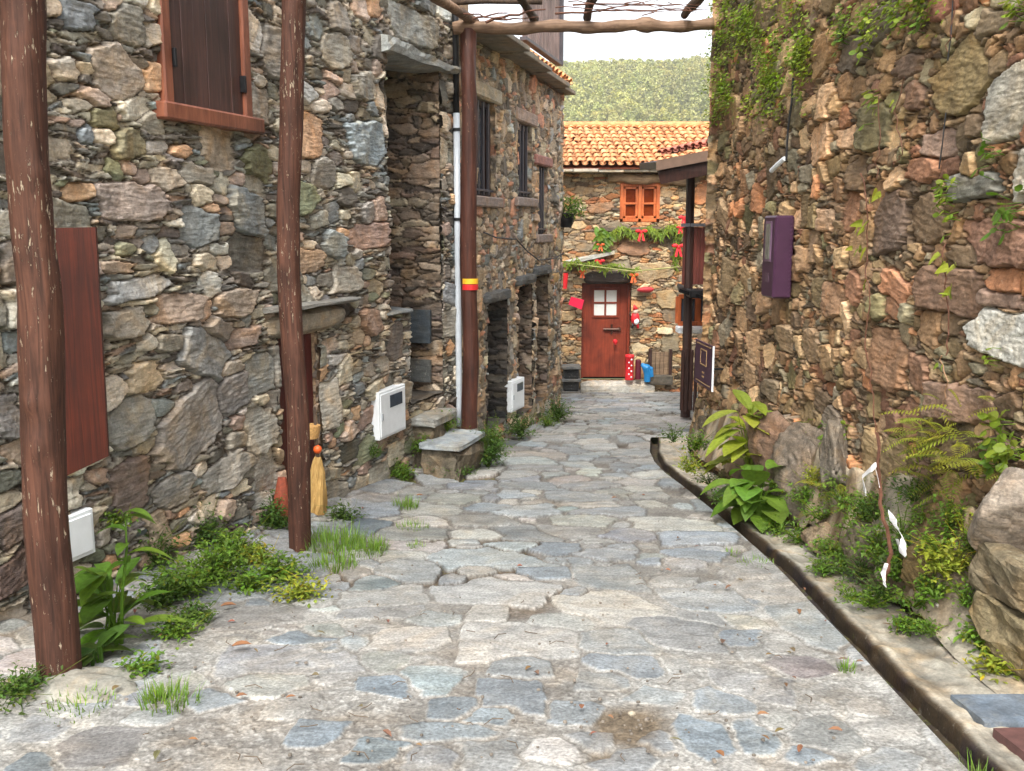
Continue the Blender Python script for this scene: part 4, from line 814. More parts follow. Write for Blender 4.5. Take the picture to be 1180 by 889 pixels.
for (s0, s1, z0, z1), dpt in ((dS, .3), (wS, .22)): pf += [reveal(FH, s1, z0, z1, dpt, 1, S_FAR, 711, .04), reveal(FH, s0, z0, z1, dpt, -1, S_FAR, 712, .04), flat_piece(FH.pt(s0 - .05, z0 - .05, -dpt), FH.d * (s1 - s0 + .1), (0, 0, z1 - z0 + .1), 6, 6, (40, 30, 26))]
pf += [flat_piece((.56, 19.5, -3.7), (0, 4.5, 0), (0, 0, ez + 3.7), 10, 10, (170, 140, 104)), flat_piece((5.6, 19.5, -3.7), (0, 4.5, 0), (0, 0, ez + 3.7), 10, 10, (170, 140, 104)), flat_piece((.56, 24, -3.7), (5.1, 0, 0), (0, 0, ez + 3.7), 10, 10, (170, 140, 104))]
build_grid('wall', pf, M['stoneF'], fh)
rh = 1.02; tile_roof('roof', M['tile'], fh, (.2, 19.08, ez + .10), (1, 0, 0), (0, 3.3, rh), 32, 10, .175, .36, 71, .045)
mb = MB(); quad_slab(mb, (.2, 19.1, ez + .06), (5.8, 19.1, ez + .06), (5.8, 22.4, ez + .04 + rh), (.2, 22.4, ez + .04 + rh), -.02, lc((120, 80, 56))); quad_slab(mb, (.2, 22.4, ez + .05 + rh), (5.8, 22.4, ez + .05 + rh), (5.8, 24.6, ez), (.2, 24.6, ez), -.02, lc((196, 120, 74))); mb.build('roof_deck', M['tile'], fh)
rc = MB(); 
for k in range(14): rc.tube([(.2 + k * .4, 22.36, ez + .2 + rh), (.2 + k * .4 + .42, 22.36, ez + .185 + rh)], [.07, .08], 10, tuple(np.array([.92, .86, .8]) * random.uniform(.85, 1.1)))
rc.build('ridge_tiles', M['tile'], fh)
mb = MB()
for k in range(11): pbox(mb, FH, .2 + k * .5, .2 + k * .5 + .49, ez - .015 + .012 * random.random(), ez + .05, -.1, .38 + random.uniform(-.04, .04), lc((168, 158, 142)))
mb.build('eave_slab', M['slab'], fh)
s0, s1, z0, z1 = fs(700, 200, 790, 210); mb = MB(); n = 12
mb.tube([FH.pt(s0 + (s1 - s0) * i / n, (z0 + z1) / 2 - .05 * (i / n) + .02 * math.sin(i), .04) for i in range(n + 1)], [.10 + .015 * math.sin(i * 2.3) for i in range(n + 1)], 10, (1, 1, 1), .2, 3); mb.build('lintel', M['oldlog'], fh, True)['label'] = 'weathered log lintel over the window'
# window
s0, s1, z0, z1 = wS; fr = MB(); t = .07
for a, b, c, d in ((s0, s0 + t, z0, z1), (s1 - t, s1, z0, z1), (s0, s1, z1 - t, z1), (s0, s1, z0, z0 + t), ((s0 + s1) / 2 - .035, (s0 + s1) / 2 + .035, z0, z1)): pbox(fr, FH, a, b, c, d, -.12, .0 + .003 * (c == z0))
wo = fr.build('window', M['orange'], fh)
for a, b in ((s0 + t, (s0 + s1) / 2 - .035), ((s0 + s1) / 2 + .035, s1 - t)):
    cm = MB(); u = .05; zm = (z0 + z1) / 2 - .02
    for q in ((a, a + u, z0 + t, z1 - t), (b - u, b, z0 + t, z1 - t), (a, b, z1 - t - u, z1 - t), (a, b, z0 + t, z0 + t + u), (a, b, zm - .02, zm + .02)): pbox(cm, FH, *q, -.10, -.025 + .004 * (q[2] == zm - .02))
    cm.build('casement', M['orange'], wo); pbox(MB(), FH, a + .01, b - .01, z0 + t, z1 - t, -.09, -.08, lc((188, 130, 90)), 0).build('pane', plain('amber_pane', (150, 92, 56), .15, var=.25, spec=.7), wo)
# door
s0, s1, z0, z1 = dS; fr = MB(); t = .05
for a, b, c, d in ((s0, s0 + t, z0, z1), (s1 - t, s1, z0, z1), (s0, s1, z1 - t, z1)): pbox(fr, FH, a, b, c, d, -.2, -.02)
fr.build('door_frame', M['doorwood'], fh)
dm = MB(); nw = 1; ww = (s1 - s0 - 2 * t) / nw; pz0, pz1 = FH.hit(690, 364)[1], FH.hit(690, 335)[1]; px0, px1 = FH.hit(685, 350)[0], FH.hit(711, 350)[0]
for k in range(nw):
    g = random.uniform(.9, 1.1); a, b = s0 + t + k * ww + .002, s0 + t + (k + 1) * ww - .002
    pbox(dm, FH, a, b, z0 + .01, z1 - t, -.16, -.10, (g, g, g), .05)
do = dm.build('door', M['doorwood'], fh)
dm = MB()
for q in ((px0 - .05, px0, pz0 - .05, pz1 + .05), (px1, px1 + .05, pz0 - .05, pz1 + .05), (px0, px1, pz1, pz1 + .05), (px0, px1, pz0 - .05, pz0), ((px0 + px1) / 2 - .02, (px0 + px1) / 2 + .02, pz0, pz1), (px0, px1, (pz0 + pz1) / 2 - .02, (pz0 + pz1) / 2 + .02)): pbox(dm, FH, *q, -.12, -.07 + .003 * (q[2] == pz0))
dm.build('glazing_frame', M['doorwood'], do); pbox(MB(), FH, px0, px1, pz0, pz1, -.099, -.09, bev=0).build('pane', M['pane'], do)
hx, hz_ = FH.hit(708, 380); mb = MB(); mb.tube([FH.pt(hx - .22, hz_, -.06), FH.pt(hx + .1, hz_, -.06)], [.025, .03], 8); mb.tube([FH.pt(hx - .05, hz_ + .1, -.07), FH.pt(hx - .05, hz_ - .1, -.07)], .02, 8); mb.tube([FH.pt(hx + .1, hz_, -.1), FH.pt(hx + .1, hz_, -.04)], .04, 10); mb.build('handle', plain('bronze', (84, 60, 50), .4, .6), do)
mb = MB(); rough_slab(mb, FH, *[fs(668, 434, 752, 446)[i] for i in (0, 1)], -3.42, FH.hit(700, 437)[1], -.1, .42, 9, .012, col=lc((178, 172, 160))); mb.build('doorstep', M['slab'], fh)
s0, s1, z0, z1 = fs(672, 314, 726, 327); rough_slab(MB(), FH, s0, s1, z0, z1 + .03, -.2, .30, 31, .015, col=lc((52, 44, 40))).build('door_lintel', M['slab'], fh)
s0, s1, z0, z1 = fs(651, 292, 706, 300); mb = MB(); q = [FH.pt(s0, z0 - .02, .5), FH.pt(s0 + .5, z0 + .07, .45), FH.pt(s1, z1 + .05, .3)]; quad_slab(mb, q[0], q[2], q[2] + np.array([.05, .5, .05]), q[0] + np.array([0, .7, .05]), -.06, lc((176, 172, 160))); mb.build('canopy_slate', M['slab'], fh)['label'] = 'tilted grey slate canopy above the door'
# ledge under the window that carries the garland
s0, s1, z0, z1 = fs(694, 262, 785, 268); rough_slab(MB(), FH, s0, s1, z0, z1, -.1, .18, 33, .012, col=lc((92, 80, 66))).build('window_ledge', M['slab'], fh)
# ================================================================ posts and pergola
def log_post(name, pts, r0, r1, m, seed, label, cat, group, knots=(), top=None):
    pts = np.array(pts); n = 140; K = 36; vs = []; fs_ = []
    L = np.linspace(0, 1, n)
    kk = np.linspace(0, 1, len(pts)); P = np.stack([np.interp(L, kk, pts[:, i]) for i in range(3)], -1)
    th = np.arange(K) * 2 * math.pi / K
    for i in range(n):
        r = r0 + (r1 - r0) * L[i]; wx = (fbm(np.array([L[i] * 5.0]), np.array([seed * 1.0]), 3, seed)[0] - .5) * .05; wy = (fbm(np.array([L[i] * 5.0]), np.array([seed + 9.0]), 3, seed)[0] - .5) * .03
        rr = r * (1 + .17 * (fbm(np.cos(th) * 1.3 + 5 + seed, np.sin(th) * 1.3 + L[i] * 7, 3, seed) - .5) * 2 + .10 * (fbm(np.cos(th) * 4 + seed, np.sin(th) * 4 + L[i] * 26, 3, seed + 1) - .5))
        for (kl, ka, ks) in knots: rr = rr + ks * np.exp(-((L[i] - kl) / .012) ** 2 - (np.angle(np.exp(1j * (th - ka))) / .4) ** 2)
        for k in range(K): vs.append((P[i, 0] + wx + rr[k] * math.cos(th[k]), P[i, 1] + wy + rr[k] * math.sin(th[k]), P[i, 2]))
    for i in range(n - 1):
        for k in range(K): fs_.append((i * K + k, i * K + (k + 1) % K, (i + 1) * K + (k + 1) % K, (i + 1) * K + k))
    fs_.append(tuple((n - 1) * K + k for k in range(K)))
    mb = MB().add(vs, fs_); o = mb.build(name, m, None, True); return tag(o, label, cat, group)
b1 = gpt(69, 782); d1 = b1[1]; GP = 'painted log posts along the left-hand wall'
log_post('wooden_post', [b1 - np.array([0, 0, .1]), at(50, 500, d1), at(38, 250, d1), at(28, 0, d1), at(22, -260, d1)], .083, .080, M['post'], 3, 'thick red-brown log post with flaking paint in front of the plank shutter', 'post', GP, [(.29, 4.6, .02), (.24, 4.9, .016), (.80, 5.4, .02), (.55, 5.5, .01)])
b2 = gpt(346, 634); d2 = b2[1]
log_post('wooden_post', [b2 - np.array([0, 0, .1]), at(341, 480, d2), at(333, 300, d2), at(337, 120, d2), at(339, 0, d2), at(341, -120, d2)], .070, .075, M['post'], 5, 'brown log post with flaking paint standing before the cellar door', 'post', GP, [(.34, 4.2, .012), (.80, 5.6, .02)])
stepz = -2.24; d3 = 10.15
b3 = at(541, 488, d3)
p3o = log_post('wooden_post', [b3 - np.array([0, 0, .05]), at(542, 400, d3), at(540, 250, d3), at(541, 120, d3), at(541, 34, d3)], .088, .078, M['post2'], 8, 'red-brown log post with yellow and red stripes beside the pale drainpipe', 'post', GP)
for y0, y1, m in ((321, 327, 'yellow'), (327.6, 334, 'redp')):
    mb = MB(); a, b = at(541, y0, d3), at(541, y1, d3); n = 10; vs = []; fq = []
    for z in (b[2], a[2]):
        for k in range(n + 1):
            t = math.pi * (1.02 + .96 * k / n); r = .0905; vs.append((a[0] + .003 + r * math.cos(t), a[1] + r * math.sin(t) - .004, z))
    fq = [(k, k + 1, n + 1 + k + 1, n + 1 + k) for k in range(n)]; mb.add(vs, fq); o = mb.build('trail_mark', M[m], p3o); o['label'] = ('yellow' if m == 'yellow' else 'red') + ' trail stripe'
# horizontal beam and rafters
pe = empty('pergola', at(541, 30, d3), 0, 'weathered log pergola beam and rafters spanning the lane above the last post', 'pergola')
bx0, bx1 = at(522, 33, 10.15), at(822, 29, 10.15); mb = MB(); n = 40; pts = [bx0 + (bx1 - bx0) * i / n + np.array([0, 0, .012 * math.sin(i * .5)]) for i in range(n + 1)]
rr = [.062 - .008 * i / n + .006 * math.sin(i * 1.3) + (.018 if i in (29, 30) else 0) for i in range(n + 1)]; mb.tube(pts, rr, 14, (1, 1, 1), .06, 2); mb.build('beam', M['log'], pe, True)
def rafter(px0, py0, px1, py1, r, seed, m='logdark'):
    a = at(px0, py0, 10.15) + np.array([0, .1, .07]); dr = at(px1, py1, 9.4) - at(px0, py0, 10.15); dr = dr / np.linalg.norm(dr[:2]); b = a + np.array([dr[0], -1, 0]) * 5.2; b[2] = a[2] + .45
    n = 26; pts = [a + (b - a) * i / n + np.array([.03 * math.sin(i * .7 + seed), 0, .02 * math.sin(i * .9 + seed * 2)]) for i in range(n + 1)]; MB().tube(pts, [r * (1 + .12 * math.sin(i * 1.7 + seed)) for i in range(n + 1)], 10, (1, 1, 1), .1, seed).build('rafter', M[m], pe, True)
for (x0, x1, r, sd) in ((613, 600, .042, 2), (677, 692, .045, 3), (793, 812, .045, 4)): rafter(x0, 26, x1, -14, r, sd)
b = at(545, 24, 10.1); mb = MB(); mb.tube([at(548, 26, 10.2), at(520, 8, 9.8), at(500, -4, 9.5), at(470, -30, 9.0)], [.05, .05, .055, .06], 10, (1, 1, 1), .2, 5); mb.build('rafter', M['log'], pe, True)
mb = MB(); mb.tube([at(520, 3, 9.9), at(560, 1, 9.9), at(625, 2, 9.9)], .03, 8, (1, 1, 1), .1); mb.build('rail', M['logdark'], pe, True)
bm = MB(); m0 = at(300, -135, 6.35); m1 = m0 + np.array([3.6, 0.1, .02]); m1[0] = 2.3; bm.tube([m0 + (m1 - m0) * i / 20 for i in range(21)], .06, 12, (1, 1, 1), .08, 3); bm.build('beam', M['log'], pe, True)
# bare vine stems threaded over the pergola
vm = MB(); rv = random.Random(4)
def twig(px, py, d, n, r, dx, dy, mb=vm):
    pts = []; x, y = px, py
    for i in range(n): pts.append(at(x, y, d + .05 * math.sin(i))); x += dx * rv.uniform(.6, 1.4); y += dy * rv.uniform(.2, 1.6) + rv.uniform(-2, 2)
    mb.tube(pts, [r * (1 - .6 * i / n) for i in range(n)], 5)
twig(640, 16, 9.9, 14, .012, 12, -.6); twig(660, 6, 9.7, 12, .010, 12, .9); twig(690, 14, 9.8, 9, .007, 9, -1.4); twig(720, 4, 9.6, 9, .006, 8, 1.3); twig(640, 9, 9.6, 14, .006, 13, .2); twig(740, 18, 9.7, 7, .006, 11, -1.5); twig(770, 3, 9.8, 6, .005, 8, 2.2); twig(655, 2, 9.5, 16, .006, 11, .5)
twig(560, 26, 9.9, 8, .016, 9, -3.4); twig(545, 22, 9.9, 6, .012, 8, -2.0); twig(566, 22, 10.0, 7, .01, 8, -1.2); twig(530, 16, 9.9, 7, .009, 9, 1.2)
tag(vm.build('vine', M['stem']), 'bare leafless vine stems threaded along the pergola beam', 'vine')

# ================================================================ stone steps at the niche
def block(name, c, size, rz, m, col, label, cat, seed, group=None, rough=.12, parent=None):
    n = 9; mb = MB(); rg = np.random.default_rng(seed); vs = []; fq = []; idx = {}
    def key(i, j, k):
        if (i, j, k) not in idx:
            q = (np.array([i, j, k]) / n - .5) * 2; w_ = q.copy(); w_ = np.sign(w_) * np.abs(w_); rr = np.max(np.abs(q)); s_ = np.sort(np.abs(q))[1]; ro = 1 - .06 * max(0, s_ - .8) / .2
            o = np.array([float(fbm(np.array([q[(t + 1) % 3] * 1.7 + seed]), np.array([q[t] * 1.7 + q[(t + 2) % 3]]), 4, seed + t)[0]) - .5 for t in range(3)]) * 2 * rough * min(size)
            p_ = q * np.array(size) / 2 * ro + o; ca, sa = math.cos(rz), math.sin(rz); idx[(i, j, k)] = len(vs); vs.append((c[0] + p_[0] * ca - p_[1] * sa, c[1] + p_[0] * sa + p_[1] * ca, c[2] + p_[2]))
        return idx[(i, j, k)]
    for a in range(n):
        for b in range(n):
            for f in (0, n):
                fq.append([key(f, a, b), key(f, a + 1, b), key(f, a + 1, b + 1), key(f, a, b + 1)]); fq.append([key(a, f, b), key(a + 1, f, b), key(a + 1, f, b + 1), key(a, f, b + 1)]); fq.append([key(a, b, f), key(a + 1, b, f), key(a + 1, b + 1, f), key(a, b + 1, f)])
    mb.add(vs, fq, lc(col)); o = mb.build(name, m, parent)
    if label: tag(o, label, cat, group)
    return o
st = empty('stone_steps', at(515, 545, 9.3), H1.rot(), 'two grey slate-topped stone steps rising to the wall niche', 'steps')
q1 = at(522, 505, 9.35); q2 = at(494, 478, 9.55); rz = H1.rot()
tz1, tz2 = q1[2], q2[2]
def obox(c, dx, dy, ztop, zbot, name, m, col, seed, rough=.1): block(name, (c[0], c[1], (ztop + zbot) / 2), (dx, dy, ztop - zbot), rz, m, col, None, None, seed, None, rough, st)
c1 = np.array([q1[0], q1[1]]); c2 = np.array([q2[0], q2[1]])
obox(c1, .78, .44, tz1 + .01, tz1 - .045, 'tread', M['slab'], (150, 156, 158), 41, .12); obox(c1, .70, .38, tz1 - .042, tz1 - .75, 'riser', M['bould'], (104, 94, 78), 42, .24)
obox(c2, .62, .40, tz2 + .02, tz2 - .07, 'tread', M['slab'], (138, 136, 128), 43, .16); obox(c2, .52, .34, tz2 - .065, tz2 - .8, 'riser', M['bould'], (96, 86, 70), 44, .24)
# second little step at the far doorways
block('stone_step', at(604, 492, 13.4) + np.array([0, 0, -.1]), (.5, .5, .24), H2.rot(), M['slab'], (140, 144, 146), 'small grey stone step at the foot of the dark doorway', 'step', 47)
# log stack / stone shelves left of the far door
cr = empty('stone_shelf', FH.pt(FH.hit(656, 440)[0], -3.4, .3), 0, 'stacked dark slate planter shelf left of the red-brown door', 'shelf')
for py in (418, 432, 446): s0, s1, z0, z1 = fs(646, py, 667, py + 3); pbox(MB(), FH, s0, s1, z0, z1, .2, .62, lc((104, 102, 98))).build('slab', M['slab'], cr)
for py in (421, 435): s0, s1, z0, z1 = fs(648, py, 665, py + 11); pbox(MB(), FH, s0, s1, z0, z1, .24, .56, lc((44, 44, 44))).build('block', M['slab'], cr)

# ================================================================ boxes and signs
def wallbox(pl, px, py, w_, h_, th, ang=0.0, h0=.04):
    """local frame of a box hung on a wall: centre, axes"""
    s_, z_ = pl.hit(px, py); d = pl.d * math.cos(ang) + pl.n * math.sin(ang); n = np.cross(d, np.array([0, 0, 1.])); n = n * np.sign(n.dot(pl.n)); return pl.pt(s_, z_, h0), d, n
def lbox(mb, fr_, x0, x1, z0, z1, h0, h1, col=(1, 1, 1), bev=.1):
    c, d, n = fr_; mb.box(c + d * (x0 + x1) / 2 + n * (h0 + h1) / 2 + np.array([0, 0, (z0 + z1) / 2]), (abs(x1 - x0), abs(h1 - h0), abs(z1 - z0)), ax=(d, n, np.array([0, 0, 1.])), col=col, bev=bev); return mb
def meter(pl, pxs, label, win=True, ang=0.0, h0=.08):
    (x0, y0, x1, y1) = pxs; s0, _ = pl.hit(x0, (y0 + y1) / 2); s1, _ = pl.hit(x1, (y0 + y1) / 2); xm = (x0 + x1) / 2; z0, z1 = pl.hit(xm, y1)[1], pl.hit(xm, y0)[1]
    f = (pl.pt((s0 + s1) / 2, (z0 + z1) / 2, h0), pl.d * math.cos(ang) + pl.n * math.sin(ang), None); n = np.cross(f[1], np.array([0, 0, 1.])); n *= np.sign(n.dot(pl.n)); f = (f[0], f[1], n); W, Hh = (s1 - s0) / 2, (z1 - z0) / 2
    e = empty('meter_box', f[0] - np.array([0, 0, Hh]), 0, label, 'meter box', 'white meter boxes on the left-hand walls')
    lbox(MB(), f, -W, W, -Hh, Hh, -.16, .008, bev=.03).build('case', M['white'], e); dr = lbox(MB(), f, -W + .025, W - .025, -Hh + .025, Hh - .025, .006, .016, bev=.2).build('door', M['white'], e)
    if win: lbox(MB(), f, -W * .25, W * .68, Hh * .22, Hh * .74, .014, .019, bev=0).build('window', M['glass'], dr)
    mb = MB(); lbox(mb, f, -W + .035, -W + .055, -.04, .02, .014, .026, (.7, .7, .7)); mb.build('latch', M['pvc'], dr)
    return e
meter(H1, (429, 447, 460, 501), 'white meter box with a grey glass window beside the stone steps', True, .0, .06)
meter(H2, (585, 437, 596, 472), 'small white meter box between the two dark far doorways', True, .1, .07)
meter(H1, (52, 592, 100, 646), 'plain white meter cover low behind the first log post', False, .0, .05)
# purple letterbox on the right wall
s0, z1 = RW.hit(881, 249, .15); s1, _ = RW.hit(895, 249, .15); _, z0 = RW.hit(881, 342, .15); f = (RW.pt((s0 + s1) / 2, (z0 + z1) / 2, .10), RW.d, RW.n); W, Hh = abs(s1 - s0) / 2, (z1 - z0) / 2
e = empty('letter_box', f[0] - np.array([0, 0, Hh]), 0, 'purple wall box with a grey glass slot high on the right wall', 'wall box')
lbox(MB(), f, -W, W, -Hh, Hh, -.10, .055).build('case', M['purple'], e)
lbox(MB(), f, -W * .45, W * .5, -Hh * .12, Hh * .86, .05, .062).build('window_frame', plain('pale_purple', (112, 86, 108), .4), e); lbox(MB(), f, -W * .30, W * .35, -Hh * .06, Hh * .80, .058, .066, bev=0).build('window', M['slotg'], e)
lbox(MB(), f, -W * .25, W * .3, -Hh * .62, -Hh * .40, .054, .058, lc((200, 190, 196)), 0).build('plate', plain('plate', (120, 96, 110), .4), e)
mb = MB(); 
for k in range(20): zz = -Hh + .02 + k * (2 * Hh - .04) / 19; lbox(mb, f, -W - .004, -W + .004, zz - .008, zz + .008, -.09, -.07)
mb.build('edge_strip', M['purple'], e)
# purple sign board further down
q = at(813, 421, 10.1); d = np.array([-.32, 1.0, 0.0]); d /= np.linalg.norm(d); n_ = np.array([-d[1], d[0], 0]); f = (q, d, n_); W, Hh = .56, .215
cA, cB = at(803, 392, 9.75), at(823, 398, 9.1)
d = cA - cB; d[2] = 0; W = np.linalg.norm(d) / 2; d /= np.linalg.norm(d); n_ = np.cross(d, np.array([0, 0, 1.])); n_ *= -np.sign(n_[0]); f = ((cA + cB) / 2 + np.array([0, 0, -.22]), d, n_)
e = empty('sign_board', f[0] - np.array([0, 0, .22]), 0, 'purple sign board with gold lines and pale edge at the end of the right wall', 'sign')
lbox(MB(), f, -W, W, -.22, .22, -.004, .012).build('panel', M['purple'], e); mb = MB(); lbox(mb, f, -W - .006, -W + .004, -.222, .222, -.005, .013); mb.build('edge', M['white'], e)
gm = plain('gold_line', (172, 140, 96), .5); mb = MB()
for a in ((-W * .35, W * .35, .14, .15), (-W * .35, W * .35, -.01, -.0), (-W * .35, -W * .33, -.0, .14), (W * .33, W * .35, -.0, .14), (-W * .1, W * .1, -.09, -.075), (-W * .1, W * .1, -.13, -.115), (-W * .8, W * .8, -.19, -.183), (-W * .8, W * .8, .19, .197)): lbox(mb, f, *a, .012, .016, bev=0)
mb.build('emblem', gm, e)
lbox(MB(), f, W - .06, W - .04, -.1, -.08, -.3, -.005).build('bracket', M['black'], e)

# ================================================================ wooden balcony on the right
bal = empty('wooden_balcony', (2.75, 14.0, -3.0), 0, 'dark wooden balcony with tiled canopy on tall post beyond the right wall', 'balcony')
BD = 14.2
def bp(px, py, d=BD): return at(px, py, d)
pa, pb_ = bp(796, 200), bp(790, 473); mb = MB(); mb.tube([pb_ - np.array([0, 0, .1]), bp(793, 340), pa, bp(797, 188)], [.075, .065, .06, .06], 8, (1, 1, 1), .05); mb.build('post', M['darkwood'], bal)
ra_, rb2 = bp(756, 187, 13.6), bp(832, 172, 13.2)
rd = rb2 - ra_; mb = MB(); quad_slab(mb, ra_, rb2, rb2 + np.array([.35, 2.6, .15]), ra_ + np.array([.1, 2.6, .15]), -.10, (1, 1, 1)); mb.build('canopy_deck', M['darkwood'], bal)
mb = MB(); quad_slab(mb, ra_ + np.array([0, -.03, .02]), rb2 + np.array([0, -.03, .02]), rb2 + np.array([0, -.02, -.12]), ra_ + np.array([0, -.02, -.12]), .03, lc((150, 120, 100))); mb.build('fascia', plain('fascia_wood', (116, 92, 76), .6, attr=False), bal)
mb = MB(); quad_slab(mb, ra_ + np.array([.02, .03, -.11]), rb2 + np.array([0, .03, -.11]), rb2 + np.array([0, .04, -.3]), ra_ + np.array([.08, .04, -.3]), .03); mb.build('beam', M['darkwood'], bal)
tile_roof('tiles', plain('pink_clay_tile', (190, 118, 96), .8, var=.2, sc=9), bal, ra_ + np.array([-.02, -.06, .05]), rd, np.cross(np.array([0, 0, 1.]), rd) / np.linalg.norm(rd) * 1.0 + np.array([0, 0, .14]), 11, 6, .10, .4, 77, .036)
# upper railing: vertical red-brown boards
u0, u1 = bp(789, 262, 14.2), bp(826, 262, 14.2); l0 = bp(787, 328, 14.2); mb = MB(); n = 9; zt, zb = u0[2], l0[2]
for k in range(n):
    g = random.uniform(.8, 1.2); x = u0[0] - .02 + (u1[0] - u0[0]) * k / n; mb.box((x + .025, BD, (zt + zb) / 2), ((u1[0] - u0[0]) / n - .003, .02, zt - zb), col=(g, g, g))
mb.build('railing', M['balwood'], bal); MB().box(((u0[0] + u1[0]) / 2, BD, zt + .03), (u1[0] - u0[0] + .1, .12, .05), col=lc((255, 255, 255))).build('handrail', plain('handrail', (120, 124, 132), .4), bal)
q = bp(800, 338, 13.9); MB().box((q[0] + .22, 13.9, q[2]), (.62, .36, .12)).build('planter', M['black'], bal)
mb = MB(); quad_slab(mb, bp(783, 333, 13.9), bp(826, 346, 13.5), bp(826, 352, 13.7) + np.array([0, .4, .1]), bp(786, 336, 14.1) + np.array([0, .4, .1]), -.05, lc((120, 124, 140))); mb.build('lower_canopy', M['black'], bal)
w0, w1 = bp(782, 342, 15.2), bp(826, 373, 15.2); mb = MB()
for k in range(5): x = w0[0] + (w1[0] - w0[0]) * k / 4; mb.box((x, 15.2, (w0[2] + w1[2]) / 2), (.09, .05, w0[2] - w1[2]))
mb.box(((w0[0] + w1[0]) / 2, 15.2, w0[2]), (w1[0] - w0[0], .06, .07)); mb.box(((w0[0] + w1[0]) / 2, 15.2, w1[2]), (w1[0] - w0[0], .08, .07)); wo2 = mb.build('window', M['orange'], bal); MB().box(((w0[0] + w1[0]) / 2, 15.23, (w0[2] + w1[2]) / 2), (w1[0] - w0[0], .01, w0[2] - w1[2])).build('pane', M['glass'], wo2)
q = bp(800, 380, 15.1); MB().box((q[0] + .1, 15.1, q[2]), (.75, .3, .1)).build('ledge', M['slab'], bal)
g0, g1 = bp(785, 404, 13.9), bp(806, 473, 13.9); mb = MB()
for k in range(6): g = random.uniform(.7, 1.1); mb.box((g0[0] + .03 + k * .055, 13.9 - k * .05, (g0[2] + g1[2]) / 2 + .01 * k), (.05, .03, g0[2] - g1[2] + .06 * (k % 2)), rot=-.7, col=(g, g, g))
mb.build('gate', M['darkwood'], bal)
# the house the balcony belongs to, mostly behind the right wall
rhs = empty('stone_house', (4.4, 14.4, -3), 0, 'brown stone house behind the right wall carrying the wooden balcony', 'house')
sr = dict(S_RIGHT); pcs = [wall_piece((3.15, 15.35, 0), (1, 0, 0), (0, -1, 0), axis(0, 2.6, .025), axis(-3.6, 1.0, .02), S_FAR, 801), wall_piece((3.15, 12.2, 0), (0, 1, 0), (-1, 0, 0), axis(0, 3.15, .025), axis(-3.6, 1.0, .02), S_RIGHT, 802), flat_piece((3.15, 12.2, -3.6), (2.6, 0, 0), (0, 0, 4.6), 20, 30, (120, 92, 64)), flat_piece((3.0, 12.0, 1.0), (2.8, 0, 0.2), (0, 3.6, 0), 10, 10, (150, 90, 66))]
build_grid('wall', pcs, M['stoneR'], rhs)
# ================================================================ plants
class Plant(MB):
    def leaf(s, p, d, up, L, W, bend=.3, col=(1, 1, 1), shape='oval', n=3, fold=.15):
        p = np.array(p, float); d = np.array(d, float); d /= np.linalg.norm(d) + 1e-9; sd = np.cross(d, up); l = np.linalg.norm(sd)
        sd = sd / l if l > 1e-4 else np.array([1., 0, 0]); nn = np.cross(sd, d); vs = []; 
        for i in range(n + 1):
            f = i / n; w_ = {'oval': math.sin(math.pi * min(1, (f * .93 + .07))) ** .75, 'blade': (1 - f) ** .7, 'round': math.sqrt(max(0, 1 - (2 * f - 1) ** 2)) if 0 < f < 1 else .12, 'heart': (1 - f) ** .6 * (1.0 if f > 0 else .75)}[shape] * W / 2
            if i == n: w_ = max(w_ * .1, .0004)
            c = p + d * L * f - np.array([0, 0, 1.]) * bend * L * f * f + nn * 0
            vs += [c - sd * w_ + nn * w_ * fold * 2, c, c + sd * w_ + nn * w_ * fold * 2]
        fs_ = []
        for i in range(n): b = i * 3; fs_ += [(b, b + 1, b + 4, b + 3), (b + 1, b + 2, b + 5, b + 4)]
        return s.add(vs, fs_, col)
def rc(r, v=.25): g = r.uniform(1 - v, 1 + v); return (g * r.uniform(.85, 1.2), g, g * r.uniform(.7, 1.1))
def rdir(r, zmin=-.2):
    a = r.uniform(0, 2 * math.pi); z = r.uniform(zmin, 1); q = math.sqrt(max(0, 1 - z * z)); return np.array([q * math.cos(a), q * math.sin(a), z])
def bushy(loc, w_, h_, n, ls, m, seed, label, cat='weed', group=None, name='weed', nrm=None, dens=.5):
    """a mound of small leaves on thin stems"""
    r = random.Random(seed); P = Plant(); loc = np.array(loc); ns = max(3, n // 12)
    for k in range(ns):
        d = rdir(r, .15); e = loc + d * np.array([w_ * .5, w_ * .5, h_]) * r.uniform(.5, 1.05)
        if nrm is not None and (e - loc).dot(nrm) < 0: e = e - nrm * 1.6 * (e - loc).dot(nrm)
        pts = [loc + (e - loc) * t + np.array([0, 0, .15 * h_ * math.sin(math.pi * t)]) for t in (0, .35, .7, 1)]; P.tube(pts, [.003, .0025, .002, .001], 4, (.8, .75, .6), cap=False)
        c0 = rc(r, .22)
        for j in range(max(4, n // ns)):
            t = r.uniform(.25, 1.05); i = min(2, int(t * 3)); q = pts[i] + (pts[i + 1] - pts[i]) * min(1, t * 3 - i) + np.array([r.gauss(0, ls), r.gauss(0, ls), r.gauss(0, ls * .8)])
            ld = rdir(r, -.3); g = r.uniform(.7, 1.3); dead = r.random() < .05; c0_ = (1.5, .95, .55) if dead else c0; P.leaf(q, ld, (0, 0, 1), ls * r.uniform(.7, 1.5), ls * r.uniform(.5, .8), .3, tuple(v * g for v in c0_), 'oval', 2)
    for k in range(3): a_ = r.uniform(0, 6.28); P.tube([loc, loc + np.array([math.cos(a_) * w_ * .3, math.sin(a_) * w_ * .3, h_ * .7]), loc + np.array([math.cos(a_ + .5) * w_ * .55, math.sin(a_ + .5) * w_ * .55, h_ * r.uniform(.8, 1.2)])], [.002, .0018, .001], 4, (1.6, 1.05, .7), cap=False)
    return tag(P.build(name, m), label, cat, group)
